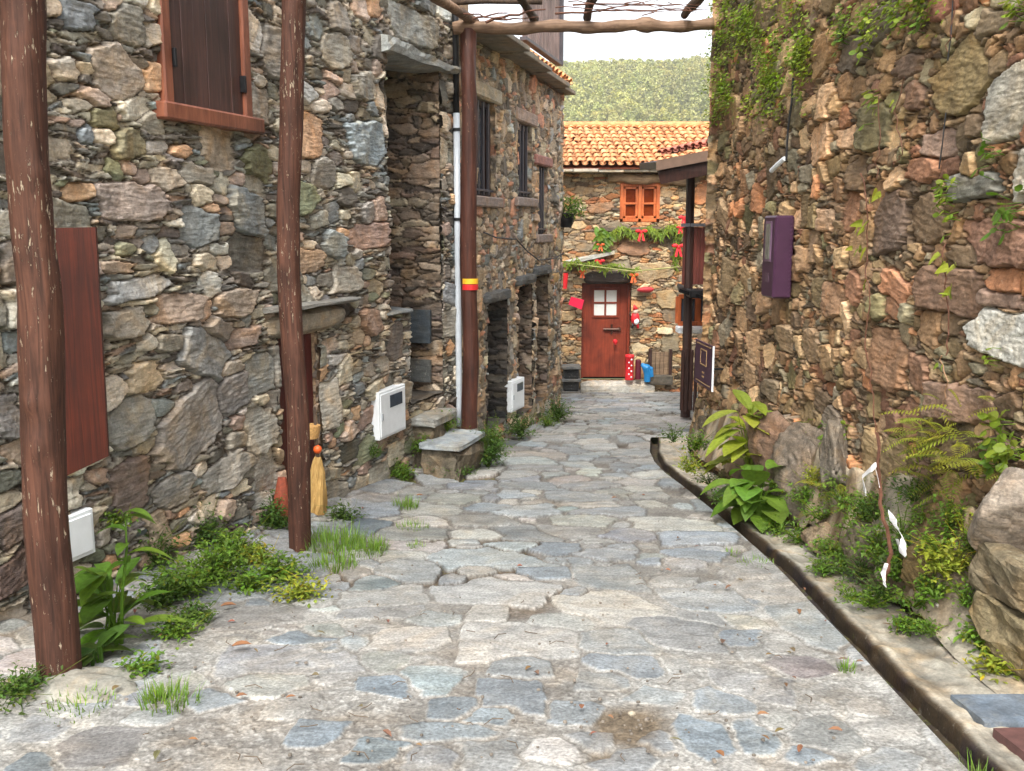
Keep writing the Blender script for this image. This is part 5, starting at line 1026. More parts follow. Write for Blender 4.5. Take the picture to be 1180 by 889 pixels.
def grass(loc, w_, h_, n, m, seed, label, group=None, cat='grass tuft', name='grass_tuft'):
    r = random.Random(seed); P = Plant(); loc = np.array(loc)
    for k in range(n):
        a = r.uniform(0, 2 * math.pi); q = w_ * .5 * math.sqrt(r.random()); b = loc + np.array([q * math.cos(a), q * math.sin(a), -.005]); lean = r.uniform(.1, .7); aa = a + r.gauss(0, .8)
        P.leaf(b, (lean * math.cos(aa), lean * math.sin(aa), 1), (math.cos(aa), math.sin(aa), .2), h_ * r.uniform(.45, 1.1), .0045 + .003 * r.random(), .25 * r.random(), rc(r, .25), 'blade', 3, 0)
    return tag(P.build(name, m), label, cat, group)
def bigleaf(loc, n, L, W, h_, m, seed, label, cat='plant', name='leafy_plant', spread=.25, lean=(0, 0, 0), droop=.45, zmin=.0, stalk=True):
    r = random.Random(seed); P = Plant(); loc = np.array(loc); lean = np.array(lean)
    for k in range(n):
        f = k / max(1, n - 1); d = rdir(r, zmin); top = loc + np.array([0, 0, h_ * (.15 + .85 * f) * r.uniform(.8, 1.1)]) + lean * f + np.array([d[0], d[1], 0]) * spread * r.uniform(.2, 1) * (1.1 - .5 * f)
        if stalk: P.tube([loc + np.array([r.gauss(0, .02), r.gauss(0, .02), 0]), (loc + top) / 2 + np.array([0, 0, .04]), top], [.006, .005, .003], 5, (.9, 1, .6), cap=False)
        P.leaf(top, np.array([d[0], d[1], r.uniform(-.1, .6)]) + lean * .5, (0, 0, 1), L * r.uniform(.65, 1.2), W * r.uniform(.7, 1.2), droop * r.uniform(.5, 1.3), rc(r, .22), 'oval', 6, .12)
    return tag(P.build(name, m), label, cat)
def ferny(loc, n, L, m, seed, label, nrm, group=None, name='fern', cat='fern'):
    r = random.Random(seed); P = Plant(); loc = np.array(loc); nrm = np.array(nrm)
    for k in range(n):
        d = nrm * r.uniform(.3, 1) + np.array([r.gauss(0, .5), r.gauss(0, .6), r.uniform(-.3, .9)]); d /= np.linalg.norm(d); l = L * r.uniform(.6, 1.15); b = loc + np.array([r.gauss(0, .06), r.gauss(0, .12), r.gauss(0, .08)]); c = rc(r, .25); sd = np.cross(d, (0, 0, 1)); sd = sd / (np.linalg.norm(sd) + 1e-9)
        for i in range(12):
            f = (i + 1) / 12; q = b + d * l * f - np.array([0, 0, .45 * l * f * f]); w_ = l * .26 * math.sin(math.pi * (.12 + .86 * f))
            for sg in (-1, 1): P.leaf(q, sd * sg + d * .45 - np.array([0, 0, .2]), (0, 0, 1), w_, l * .055, .2, c, 'oval', 2)
    return tag(P.build(name, m), label, cat, group)
def wallpt(pl, px, py, h=.03): s_, z_ = pl.hit(px, py, h); return pl.pt(s_, z_, h)
def rosette(loc, n, L, m, seed, label, nrm, group=None, name='wall_plant', cat='wall plant', shape='round', sp=.05):
    """pennywort and seedlings growing out of the joints"""
    r = random.Random(seed); P = Plant(); loc = np.array(loc); nrm = np.array(nrm)
    for k in range(n):
        d = nrm * r.uniform(.35, 1.0) + np.array([0, r.gauss(0, .7), r.gauss(.1, .6)]); d /= np.linalg.norm(d); q = loc + np.array([0, r.gauss(0, sp), r.gauss(0, sp)])
        P.tube([q - nrm * .04, q + d * L * .6], .002, 4, (.8, .9, .6), cap=False); P.leaf(q + d * L * .6, d + np.array([r.gauss(0, .4), r.gauss(0, .4), r.gauss(-.2, .4)]), nrm + np.array([0, 0, .5]), L * r.uniform(.6, 1.2), L * r.uniform(.6, 1.0), .15, rc(r, .2), shape, 4, -.1)
    return tag(P.build(name, m), label, cat, group)

# ---- left side, along the foot of the wall
LG = 'weeds along the foot of the left-hand wall'
def lp(px, py, dz=.0): return gpt(px, py) + np.array([0, 0, dz])
bigleaf(lp(132, 738), 26, .26, .10, .36, M['leaf'], 11, 'large-leaved plant with long drooping leaves right of the first log post', spread=.13)
q = lp(140, 742); P = Plant(); r = random.Random(5); pts = [q, q + np.array([.02, 0, .25]), q + np.array([.05, .02, .48]), q + np.array([.04, .05, .62])]; P.tube(pts, [.010, .008, .006, .003], 6, (1, 1.1, .7))
for k in range(11): a = r.uniform(0, 6.28); t = pts[1 + k % 3] + np.array([0, 0, r.uniform(-.1, .04)]); P.leaf(t, (math.cos(a), math.sin(a), .45), (0, 0, 1), r.uniform(.12, .24), .06, .6, rc(r, .15), 'oval', 6)
tag(P.build('leafy_plant', M['leaf']), 'tall single-stalked leafy plant rising above the drooping-leaved plant', 'plant')
bigleaf(lp(112, 765), 9, .15, .09, .10, M['leafd'], 13, 'low dark broad leaves at the foot of the first log post', spread=.12)
for k, (x, y, w_, h_, n, ls, mt, lb) in enumerate([
    (205, 690, .34, .22, 500, .030, 'leaf', 'low dense green weed mound between the two near log posts'), (225, 640, .32, .42, 700, .026, 'leafd', 'tall dark green weed clump against the wall between the near posts'), (185, 700, .20, .16, 240, .026, 'leafd', 'small dark weed beside the drooping-leaved plant'),
    (268, 645, .30, .24, 420, .032, 'leaf', 'broad green weed left of the second log post'), (318, 615, .22, .30, 380, .026, 'leafd', 'dark weed clump pressed to the left of the second log post'), (322, 668, .26, .16, 320, .034, 'leaf', 'sprawling light green weed in front of the second log post'), (300, 650, .20, .14, 220, .026, 'leafy', 'yellowish weed before the wall left of the second post'),
    (135, 600, .16, .10, 140, .026, 'leaf', 'small green tuft growing from the wall joint above the tall plant'), (20, 800, .34, .10, 380, .020, 'leafd', 'creeping green weed left of the post footing'), (165, 775, .16, .08, 130, .026, 'leaf', 'small weed in the paving right of the pale footing'), (225, 715, .22, .10, 180, .024, 'leafd', 'flat weed on the paving edge below the dense mound'),
    (245, 672, .40, .26, 560, .030, 'leaf', 'wide leafy weed filling the gap between the mound and the tall clump'), (285, 605, .26, .30, 420, .026, 'leafd', 'dark weed climbing the wall left of the second post'), (345, 690, .26, .12, 260, .028, 'leafy', 'yellow-green weed spreading onto the paving before the second post'), (175, 660, .30, .34, 420, .030, 'leafd', 'dark weed behind the tall single-stalked plant'), (205, 735, .24, .10, 220, .024, 'leaf', 'flat light weed beside the paving edge'), (290, 680, .26, .12, 240, .03, 'leaf', 'low leafy weed at the paving edge near the second post'),
    (380, 575, .22, .22, 300, .024, 'leafd', 'dark weed beside the straw broom'), (395, 600, .25, .14, 240, .024, 'leafd', 'low dark weed between the broom and the grass'), (460, 555, .26, .24, 420, .028, 'leaf', 'bright round green weed below the windowed meter box'), (430, 500, .16, .12, 120, .02, 'leafd', 'wispy weed hanging under the windowed meter box'),
    (524, 548, .40, .16, 420, .026, 'leafd', 'low creeping weed in front of the stone steps'), (562, 540, .36, .52, 800, .030, 'leafd', 'tall dark weed right of the stone steps'), (568, 520, .26, .46, 420, .030, 'leaf', 'green weed behind the tall dark weed'), (600, 505, .36, .36, 480, .032, 'leafd', 'weed clump under the small far meter box'), (642, 487, .40, .42, 520, .034, 'leafd', 'weed clump at the far corner of the left house'), (630, 492, .2, .2, 200, .03, 'leaf', 'lighter weed beside the far corner clump'),
    (516, 492, .20, .24, 200, .024, 'leaf', 'small green weed between the two stone steps'), (484, 520, .20, .2, 200, .026, 'leaf', 'small bright weed left of the stone steps')]):
    hgt = {430: None}.get(x, 0); p_ = lp(x, y)
    if x == 135: p_ = wallpt(H1, 135, 606, .04)
    if x == 430: p_ = wallpt(H1, 430, 525, .04)
    if x == 516: p_ = at(516, 497, 9.6)
    if x == 484: p_ = at(484, 522, 9.2)
    bushy(p_, w_ * 1.5, h_ * 1.0, int(n * 1.5), ls * 1.08, M[mt], 700 + k, lb, 'weed', LG)
for k, (x, y, w_, h_, n, lb) in enumerate([(385, 632, .42, .19, 420, 'long green grass tuft right of the second log post'), (410, 640, .40, .13, 300, 'wide grass tuft spilling onto the paving right of the second post'), (385, 655, .3, .14, 180, 'short grass at the paving edge below the long tuft'), (430, 635, .2, .12, 120, 'small grass tuft at the end of the wide tuft'), (468, 586, .2, .13, 130, 'isolated grass tuft on the paving below the round weed'), (475, 610, .24, .08, 110, 'flat grass tuft in a paving joint'), (480, 632, .12, .07, 60, 'tiny grass tuft in a paving joint'), (195, 812, .24, .10, 140, 'sparse grass tuft in a paving crack near the footing'), (180, 805, .1, .07, 60, 'little grass sprig left of the sparse tuft'),
    (872, 652, .26, .06, 90, 'flat grass growing along the gutter edge'), (976, 771, .09, .05, 50, 'small grass tuft on the open paving near the gutter'), (1128, 886, .10, .13, 70, 'bright grass tuft growing in the gutter at the near edge'), (840, 640, .16, .05, 50, 'thin grass in the paving left of the gutter'), (90, 815, .3, .05, 120, 'low grass below the footing')]):
    grass(lp(x, y, .0 if x != 1128 else -.08), w_, h_, n, M['grass'], 760 + k, lb, 'grass tufts in the paving')

# ---- right side: boulders, the big-leaved plant, bank plants, wall plants
def bb(px, py, dz=0.0):                  # point on the bank at a pixel
    r = ray(px, py); t = 1.0
    for _ in range(60):
        q = r * t; h = float(bank_h(np.array([q[0]]), np.array([q[1]]))[0]); 
        if q[2] <= h: break
        t += .12
    lo, hi = t - .12, t
    for _ in range(20):
        md = (lo + hi) / 2; q = r * md
        if q[2] <= float(bank_h(np.array([q[0]]), np.array([q[1]]))[0]): hi = md
        else: lo = md
    q = r * hi
    wx = 2.53 - .0336 * q[1] - .14
    if q[0] > wx or q[1] > 10.5: w_ = wallpt(RW, px, py, .1); return w_
    return q + np.array([0, 0, dz])
BG = 'boulders at the foot of the right-hand wall'
def boulder(px, py, h, size, rz, col, label, seed, rough=.2, facet=.75):
    c = wallpt(RW, px, py, h); mb = MB(); mb.rock(c, tuple(v * 1.12 for v in size), seed, lc(tuple(v * .86 for v in col)), rz, 48, 13, rough * .6, .025); return tag(mb.build('boulder', M['bould'], None, True), label, 'boulder', BG)
boulder(1166, 590, .09, (.19, .22, .21), .15, (164, 148, 130), 'large pale reddish boulder jutting from the wall at the right edge', 31, .10, .6)
boulder(930, 560, .10, (.16, .5, .40), .1, (128, 114, 98), 'big grey-brown boulder behind the big-leaved plant', 32, .2, .9)
boulder(900, 520, .10, (.14, .34, .34), .4, (130, 104, 84), 'rust-stained boulder above the big-leaved plant', 33, .2, .9)
boulder(962, 530, .10, (.14, .36, .28), -.2, (134, 122, 106), 'rounded grey boulder above the bank weeds', 34, .2, .9)
boulder(1070, 665, .22, (.12, .16, .17), .2, (112, 92, 56), 'mossy dark boulder in the middle of the bank weeds', 36, .15)
boulder(1010, 640, .22, (.14, .26, .17), .0, (116, 104, 84), 'low grey boulder under the bank weeds', 37)
boulder(1092, 715, .22, (.11, .14, .10), .5, (170, 160, 146), 'whitish crumbling rock at the edge of the bank', 38, .35)
boulder(950, 620, .26, (.10, .18, .10), .3, (150, 130, 104), 'small tan rock beside the gutter kerb', 39)
boulder(865, 575, .16, (.12, .4, .22), .1, (120, 108, 86), 'grey rock under the big-leaved plant', 40)
boulder(815, 510, .12, (.12, .4, .26), .0, (112, 98, 78), 'far boulder at the foot of the wall end', 41)
boulder(1118, 760, .25, (.16, .12, .06), .1, (164, 152, 134), 'flat pale rock at the near end of the bank', 42, .3)
block('stone_block', wallpt(RW, 1182, 668, .10), (.46, .26, .22), RW.rot(), M['bould'], (116, 104, 82), 'squared tan stone block under the pale reddish boulder', 'stone block', 51, rough=.22)
block('stone_block', wallpt(RW, 1186, 732, .10), (.48, .28, .26), RW.rot(), M['bould'], (124, 110, 82), 'lower squared stone block at the right edge by the paving', 'stone block', 52, rough=.22)
# big-leaved plant (hydrangea / dock like)
bl = bb(872, 600); bigleaf(bl, 44, .27, .18, .40, M['leaf'], 21, 'large bright green broad-leaved plant overhanging the gutter', spread=.24, lean=(-.05, -.06, 0), droop=.5, zmin=-.1)
bl2 = bb(864, 560, .05); bigleaf(bl2, 36, .32, .14, .66, M['leafy'], 22, 'upright yellow-green leaves behind the large broad-leaved plant', spread=.18, lean=(-.03, 0, 0), droop=.4, zmin=.1)
RGp = 'weeds on the right-hand bank'; rr_ = random.Random(77)
spots = [(905, 570, .25, .25), (940, 560, .2, .25), (1015, 600, .35, .35), (1035, 655, .35, .3), (1075, 610, .35, .35), (1095, 665, .3, .3), (975, 660, .3, .25), (955, 660, .25, .18), (1010, 700, .3, .18), (1120, 620, .25, .3), (890, 590, .25, .25), (1055, 640, .3, .3), (795, 545, .3, .3), (805, 520, .3, .3), (822, 560, .3, .25), (780, 510, .25, .3), (835, 580, .25, .2), (900, 615, .3, .2), (925, 625, .3, .22), (950, 600, .35, .3), (975, 585, .4, .4), (965, 640, .3, .2), (990, 620, .4, .35), (1000, 665, .35, .22), (985, 690, .25, .14), (1025, 690, .35, .22), (1020, 640, .4, .35), (1045, 620, .4, .4), (1040, 670, .3, .25), (1060, 700, .3, .2), (1090, 640, .35, .3), (1085, 690, .25, .22), (1110, 660, .25, .3), (1120, 700, .25, .25), (1135, 745, .2, .2), (1155, 775, .25, .12), (1060, 580, .35, .35), (1100, 610, .25, .3), (930, 580, .3, .3), (1000, 600, .3, .3), (1130, 640, .2, .25), (1075, 730, .2, .12), (1050, 725, .2, .1), (1145, 710, .16, .2)]
WORDS = ['small bright', 'low dark', 'leafy', 'tangled', 'fine-leaved', 'yellowish', 'spreading', 'dense']
for k, (x, y, w_, h_) in enumerate(spots):
    q = bb(x, y); mt = rr_.choice(['leaf', 'leafy', 'leaf', 'leaf', 'leafd']); where = 'near the far gutter bend' if x < 850 else 'beside the broad-leaved plant' if x < 940 else 'around the white ribbons' if x < 1050 else 'below the ferns on the bank' if x < 1105 else 'by the pale reddish boulder'
    bushy(q + np.array([-.03, 0, 0]), w_ * 1.15, h_ * .62, rr_.randint(170, 300), rr_.uniform(.018, .034), M[mt], 830 + k, '%s weed %s' % (WORDS[k % 8], where), 'weed', RGp)
NR = np.array([-1., 0, 0])
for k, (x, y, n, L) in enumerate([(1085, 500, 20, .22), (1110, 520, 18, .22), (1060, 520, 14, .2), (1080, 545, 12, .2), (1125, 500, 10, .18), (965, 555, 14, .24), (985, 570, 12, .22), (950, 585, 10, .22)]):
    ferny(wallpt(RW, x, y, .10), n, L, M['fern'], 870 + k, 'yellow-green fern growing out of the wall above the bank' if x > 1000 else 'green fern among the boulders left of the ribbons', NR, 'ferns on the right-hand wall')
WG = 'small plants rooted in the right-hand wall'
for k, (x, y, n, L, sp, lb) in enumerate([(1162, 246, 16, .055, .045, 'round-leaved pennywort on the wall at the right edge'), (1088, 225, 18, .045, .04, 'bright rosette on the grey stone'), (1092, 245, 10, .04, .04, 'rosette just below the bright one'), (1138, 182, 10, .04, .04, 'sprig by the long pale slate'), (1150, 500, 14, .06, .05, 'fresh green sprig over the boulder'), (1165, 525, 26, .055, .07, 'leafy cluster on top of the pale reddish boulder'), (1140, 530, 16, .045, .06, 'leaf cluster left on the boulder top'), (1145, 415, 5, .03, .02, 'tiny sprout on the whitish stone'), (935, 495, 10, .05, .04, 'seedling above the grey boulders'), (955, 505, 8, .05, .04, 'second seedling on the grey boulders'), (905, 490, 8, .05, .04, 'seedling over the rust-stained boulder'), (975, 500, 8, .05, .04, 'seedling between the stones above the ribbons'), (1060, 20, 12, .05, .05, 'sprig near the top of the wall'), (1040, 15, 10, .05, .05, 'second sprig near the wall top'), (995, 55, 10, .05, .05, 'sprig hanging beside the moss'), (970, 40, 12, .05, .06, 'sprig under the mossy top'), (1005, 110, 10, .05, .04, 'sprig on the hanging stem'), (1170, 12, 10, .05, .04, 'rosette in the top right corner')]):
    rosette(wallpt(RW, x, y, .05), n, L, M['ivy' if k % 3 else 'leaf'], 900 + k, lb, NR, WG)
# mossy creeper over the top of the right wall
P = Plant(); r = random.Random(91)
for k in range(120):
    y0 = -70 + 205 * r.random() ** 1.5; x0 = 822 + (270 if y0 < 30 else 110) * r.random() ** (1.3 if y0 < 60 else 1.9)
    if x0 > 950 and r.random() < .5: continue
    q0 = wallpt(RW, x0, y0, .04); m_ = r.randint(25, 85); c0 = rc(r, .3); sz = r.uniform(.05, .13)
    for j in range(m_):
        q = q0 + np.array([-abs(r.gauss(0, .03)), r.gauss(0, sz * 1.6), r.gauss(-.02, sz * .8)]); g = r.uniform(.7, 1.25)
        P.leaf(q, NR * r.uniform(.3, 1) + np.array([0, r.gauss(0, .8), r.uniform(-.9, .4)]), NR + np.array([0, 0, .6]), r.uniform(.020, .042), r.uniform(.018, .032), .2, tuple(v * g * 1.25 for v in c0), 'oval', 2)
ivy = tag(P.build('creeper', M['ivy']), 'mossy green creeper hanging down the top of the right-hand wall', 'creeper')
def STEMH(y): return float(np.interp(y, [500, 540, 600, 680], [.06, .26, .36, .46]))
# hanging vines: thin stems with sparse yellow leaves
def hanging(pts, r_, label, leaves, seed, m='stem', cat='vine'):
    r = random.Random(seed); e = MB(); pp = [wallpt(RW, x, y, STEMH(y) if r_ > .008 else .05 + .02 * r.random()) for x, y in pts]; fine = []
    for a, b in zip(pp[:-1], pp[1:]):
        for t in range(5): fine.append(a + (b - a) * t / 5 + np.array([r.gauss(0, .006), r.gauss(0, .010), 0]))
    fine.append(pp[-1]); e.tube(fine, r_, 5); o = e.build('vine', M[m]); tag(o, label, cat)
    if leaves:
        P = Plant()
        for (x, y, L) in leaves: 
            for j in range(2): P.leaf(wallpt(RW, x + r.gauss(0, 3), y + r.gauss(0, 3), .07), NR * .5 + np.array([0, r.gauss(0, .8), r.gauss(-.4, .5)]), NR, L, L * .8, .3, rc(r, .2), 'heart', 4)
        P.build('foliage', M['leafy'], o)
hanging([(992, 200), (1000, 235), (998, 290), (1002, 340), (998, 400), (1005, 470), (1012, 520), (1012, 545)], .004, 'long dry vine with yellow leaves hanging above the white ribbons', [(1012, 222, .07), (1008, 228, .05), (998, 255, .08), (992, 262, .06), (995, 285, .08), (988, 284, .05), (998, 322, .05)], 3)
hanging([(1092, 60), (1098, 20), (1096, -20)], .003, 'short thin stem at the top of the wall', [], 4)
hanging([(1040, 90), (1032, 130), (1040, 175), (1030, 190)], .003, 'thin grey stem on the upper wall', [], 5)
hanging([(1088, 280), (1090, 330), (1092, 380), (1090, 410)], .004, 'thin vine with yellow leaves over the red-brown stone', [(1085, 298, .07), (1092, 305, .07), (1102, 306, .05), (1094, 335, .07), (1096, 340, .06)], 6)
hanging([(1012, 110), (1014, 160), (1010, 205)], .003, 'short stem with small leaves below the creeper', [(1012, 115, .04), (1010, 125, .05), (1030, 120, .04)], 7)
hanging([(1085, 410), (1092, 440), (1086, 470)], .004, 'curling yellow stem above the ferns', [(1086, 420, .04)], 8, 'twig')
hanging([(1012, 500), (1012, 545), (1018, 590), (1028, 640), (1020, 670)], .010, 'brown woody stem that carries the white ribbons', [], 9)
hanging([(1118, 690), (1140, 680), (1182, 660)], .005, 'pale dry twig lying across the stone blocks', [], 10, 'twig', 'twig')
# garden pot with trailing plant on the far-left corner
qp = at(652, 252, 15.1); pe_ = empty('flower_pot', qp - np.array([0, 0, .12]), 0, 'dark hanging pot of trailing greenery at the far corner of the left house', 'flower pot')
MB().lathe(qp - np.array([0, 0, .14]), [(.09, 0), (.13, .1), (.14, .2), (.15, .21), (.14, .23), (.12, .21)], 14).build('pot', M['black'], pe_, True)
P = Plant(); r = random.Random(12)
for k in range(420):
    d = rdir(r, -.5); q = qp + np.array([.06, -.02, .12]) + d * np.array([.26, .24, .24]) * r.random() ** .4; P.leaf(q, rdir(r, -.6), (0, 0, 1), r.uniform(.04, .09), .03, .4, rc(r, .3), 'oval', 2)
P.build('foliage', M['leaf'], pe_)
# ================================================================ small things
# cable with a white end, and thin wires on the right wall
mb = MB(); pts = [wallpt(RW, x, y, .06) for x, y in ((914, 90), (912, 120), (908, 150), (906, 185))]; mb.tube(pts, .009, 6); cbo = tag(mb.build('cable', M['cable']), 'black cable with a white plug hanging on the right-hand wall', 'cable')
mb = MB(); mb.tube([wallpt(RW, 904, 183, .07), wallpt(RW, 896, 190, .09), wallpt(RW, 889, 197, .10)], .020, 8); mb.build('plug', M['white'], cbo)
mb = MB(); mb.tube([wallpt(RW, x, y, .05) for x, y in ((1098, 0), (1096, 40), (1092, 70))], .004, 5); tag(mb.build('cable', M['cable']), 'thin grey wire hanging near the top right corner', 'cable')
mb = MB(); mb.tube([wallpt(RW, x, y, .055) for x, y in ((1090, 130), (1086, 165), (1082, 195))], .004, 5); tag(mb.build('cable', M['cable']), 'short thin wire end above the bright rosette', 'cable')
# cable looping across the far-left house front
mb = MB(); mb.tube([H2.pt(H2.hit(x, y)[0], H2.hit(x, y)[1], .06) for x, y in ((552, 268), (566, 274), (590, 276), (603, 290), (616, 300), (634, 298), (646, 292))], .010, 6); tag(mb.build('cable', M['cable']), 'black cable sagging across the far left house front', 'cable')
# white ribbons tied to the stem
def ribbon(pix, d, w_, label, seed, pl=RW):
    r = random.Random(seed); pts = []
    for a, b in zip(pix[:-1], pix[1:]):
        for t in range(6): pts.append((a[0] + (b[0] - a[0]) * t / 6, a[1] + (b[1] - a[1]) * t / 6))
    pts.append(pix[-1]); mb = MB(); vs = []; n = len(pts)
    for i, (x, y) in enumerate(pts):
        q = wallpt(pl, x, y, STEMH(y) + .04 + .006 * math.sin(i * .9)); tw = .25 * math.sin(i * .5) + seed * .5; ax = np.array([.35 * math.sin(tw * 2), .85, .3 * math.sin(i * .35 + seed)]); ww = w_ * r.uniform(.7, 1.2); vs += [q - ax * ww, q + ax * ww, q + ax * ww + np.array([-.003, .001, .003]), q - ax * ww + np.array([-.003, .001, .003])]
    fq = []
    for i in range(n - 1):
        b = i * 4; fq += [(b + j, b + (j + 1) % 4, b + 4 + (j + 1) % 4, b + 4 + j) for j in range(4)]
    mb.add(vs, fq); return tag(mb.build('ribbon', M['ribbon']), label, 'ribbon', 'white plastic ribbons on the stem')
ribbon([(1010, 536), (994, 550), (998, 572)], 0, .034, 'upper white ribbon looped left on the woody stem', 1); ribbon([(1008, 536), (1012, 552), (1014, 562)], 0, .018, 'short white ribbon end beside the upper loop', 2)
ribbon([(1026, 590), (1032, 606), (1042, 622), (1040, 640), (1034, 622)], 0, .036, 'broad white ribbon loop halfway down the woody stem', 3); ribbon([(1022, 650), (1018, 662), (1020, 676)], 0, .016, 'small white ribbon tied at the foot of the woody stem', 4)
# straw broom with an orange ball, and a basket, by the cellar door
q = at(366, 582, 7.28); q[2] = gz(0, 7.28) + .03; be = empty('broom', q, 0, 'straw broom doll with an orange ball head leaning by the cellar door', 'broom')
a, b = at(363, 580, q[1]), at(366, 527, q[1]); a[2] = q[2]; t_ = b - a; prof = [(.080, 0), (.085, .06), (.074, .16), (.055, .25), (.036, .32), (.026, .345)]
mb = MB(); L = np.linalg.norm(t_); vs_n = 40; mb.tube([a + t_ * (z / .345) for r0, z in prof], [r0 for r0, z in prof], 22, (1, 1, 1), .25, 3); r = random.Random(4)
for k in range(90): an = r.uniform(0, 6.28); rb = .086 * r.uniform(.8, 1.05); p0 = a + np.array([math.cos(an) * rb, math.sin(an) * rb, -.02 * r.random()]); mb.tube([p0, a + t_ * .9 + np.array([math.cos(an) * .035, math.sin(an) * .035, 0])], .003, 4, (r.uniform(.7, 1.2),) * 3, cap=False)
mb.build('bristles', M['straw'], be); mb = MB(); mb.blob(at(366, 518, q[1]), (.034, .034, .034), 3, .05, 9); mb.build('ball', M['ball'], be, True)
mb = MB(); mb.tube([b, at(364, 500, q[1]) , at(362, 470, q[1] + .1)], .012, 6); mb.build('handle', M['logdark'], be)
c = at(358, 497, q[1] + .02); mb = MB(); mb.lathe(c - np.array([0, 0, .055]), [(.06, 0), (.072, .05), (.078, .10), (.082, .105), (.074, .1), (.062, .01)], 16); tag(mb.build('basket', M['wick']), 'small tan basket hung above the orange-headed broom', 'basket')
c = at(325, 590, 6.86); c[2] = gz(0, 6.86) + .02; mb = MB(); mb.tube([c, c + np.array([0, .02, .2]), c + np.array([0, .04, .36])], [.075, .06, .03], 12, (1, 1, 1), .15, 4); tag(mb.build('broom', plain('orange_straw', (132, 62, 40), .8, var=.35, sc=40)), 'orange-red bundle half hidden behind the second log post', 'broom')
# ---- Christmas greenery and ornaments on the end house
def fpt(px, py, h=.1): s_, z_ = FH.hit(px, py, h); return FH.pt(s_, z_, h)
def garland(pts, n, w_, label, seed, m='ivy', drop=.25):
    r = random.Random(seed); P = Plant(); pp = [fpt(x, y, h) for x, y, h in pts]; L = np.linspace(0, 1, len(pp)); P.tube(pp, .02, 5, (.6, .6, .4))
    for k in range(int(n * .75)):
        t = min(1, max(0, r.random() + .03 * math.sin(9 * r.random()))); q = np.array([np.interp(t, L, [p[i] for p in pp]) for i in range(3)]) + np.array([r.gauss(0, .03), r.gauss(0, .03), r.gauss(0, .03)]); d = np.array([r.gauss(0, .7), -abs(r.gauss(0, .6)), r.gauss(-.7, .5)]); P.leaf(q + np.array([0, 0, .06 * math.sin(t * 23 + seed)]), d, (0, -1, 0), w_ * .42 * r.uniform(.4, 1.6), .02, drop, rc(r, .3), 'oval', 3)
    return tag(P.build('garland', M[m]), label, 'garland', 'evergreen garlands on the end house')
garland([(692, 272, .22), (712, 266, .24), (740, 267, .24), (765, 266, .24), (788, 262, .22)], 1000, .24, 'evergreen garland along the ledge under the orange window', 1); garland([(780, 262, .2), (782, 285, .18), (778, 305, .16)], 300, .2, 'short garland hanging beside the balcony post', 2)
garland([(650, 302, .5), (672, 304, .44), (700, 307, .40), (735, 312, .3)], 520, .15, 'evergreen garland over the red-brown door', 3); P = Plant(); r = random.Random(8); 
for k in range(26): P.leaf(fpt(694 + r.gauss(0, 4), 272 + r.gauss(0, 6), .26), (r.gauss(0, .6), -.5, r.gauss(-.5, .5)), (0, -1, 0), .2, .1, .3, rc(r, .2), 'oval', 4)
tag(P.build('leaf_spray', M['leaf']), 'spray of broad green leaves at the left end of the window garland', 'leaf spray')
mb = MB(); mb.tube([fpt(650, 303, .5), fpt(690, 308, .5), fpt(730, 313, .4), fpt(780, 308, .2)], .012, 5); tag(mb.build('rope', M['greenrope']), 'pale rope strung above the red-brown door', 'rope')
def bow(px, py, s_, label, seed, m='red', h=.34):
    r = random.Random(seed); c = fpt(px, py, h); e = empty('bow', c - np.array([0, 0, s_ * 1.4]), 0, label, 'bow', 'red ribbon bows on the end house'); mb = MB()
    mb.blob(c, (s_ * .28, s_ * .2, s_ * .28), seed, .1, 6); mb.build('knot', M[m], e, True)
    for sg in (-1, 1):
        mb = MB(); mb.blob(c + np.array([sg * s_ * .55, -.01, s_ * .22]), (s_ * .5, s_ * .16, s_ * .3), seed + sg, .2, 7); mb.build('loop', M[m], e, True)
        mb = MB(); a = c + np.array([sg * s_ * .12, 0, -.1 * s_]); quad_slab(mb, a + np.array([-s_ * .18, 0, 0]), a + np.array([s_ * .18, -.01, 0]), a + np.array([sg * s_ * .3 + s_ * .2, -.02, -1.3 * s_ * r.uniform(.8, 1.1)]), a + np.array([sg * s_ * .3 - s_ * .2, -.02, -1.3 * s_]), .012); mb.build('tail', M[m], e)
for k, (x, y, s_, lb) in enumerate([(739, 268, .12, 'red bow in the middle of the window garland'), (788, 252, .11, 'red bow at the top of the balcony post garland'), (784, 263, .08, 'small red bow under the top one on the balcony post'), (782, 285, .13, 'large red bow at the bottom of the post garland'), (691, 302, .10, 'small red bow on the rope above the door'), (692, 283, .08, 'orange-red bow below the leaf spray'), (730, 318, .10, 'rusty red bow at the right end of the door garland'), (671, 314, .08, 'rusty bow at the left end of the door garland')]): bow(x, y, s_, lb, 20 + k, 'red' if k < 5 else 'ball', .34 if y > 262 else .3)
a = fpt(652, 315, .45); b = fpt(651, 333, .45); mb = MB(); mb.tube([a, b], [.05, .04], 8); tag(mb.build('ribbon', M['red']), 'dark red hanging ribbon at the far left of the door garland', 'ribbon')
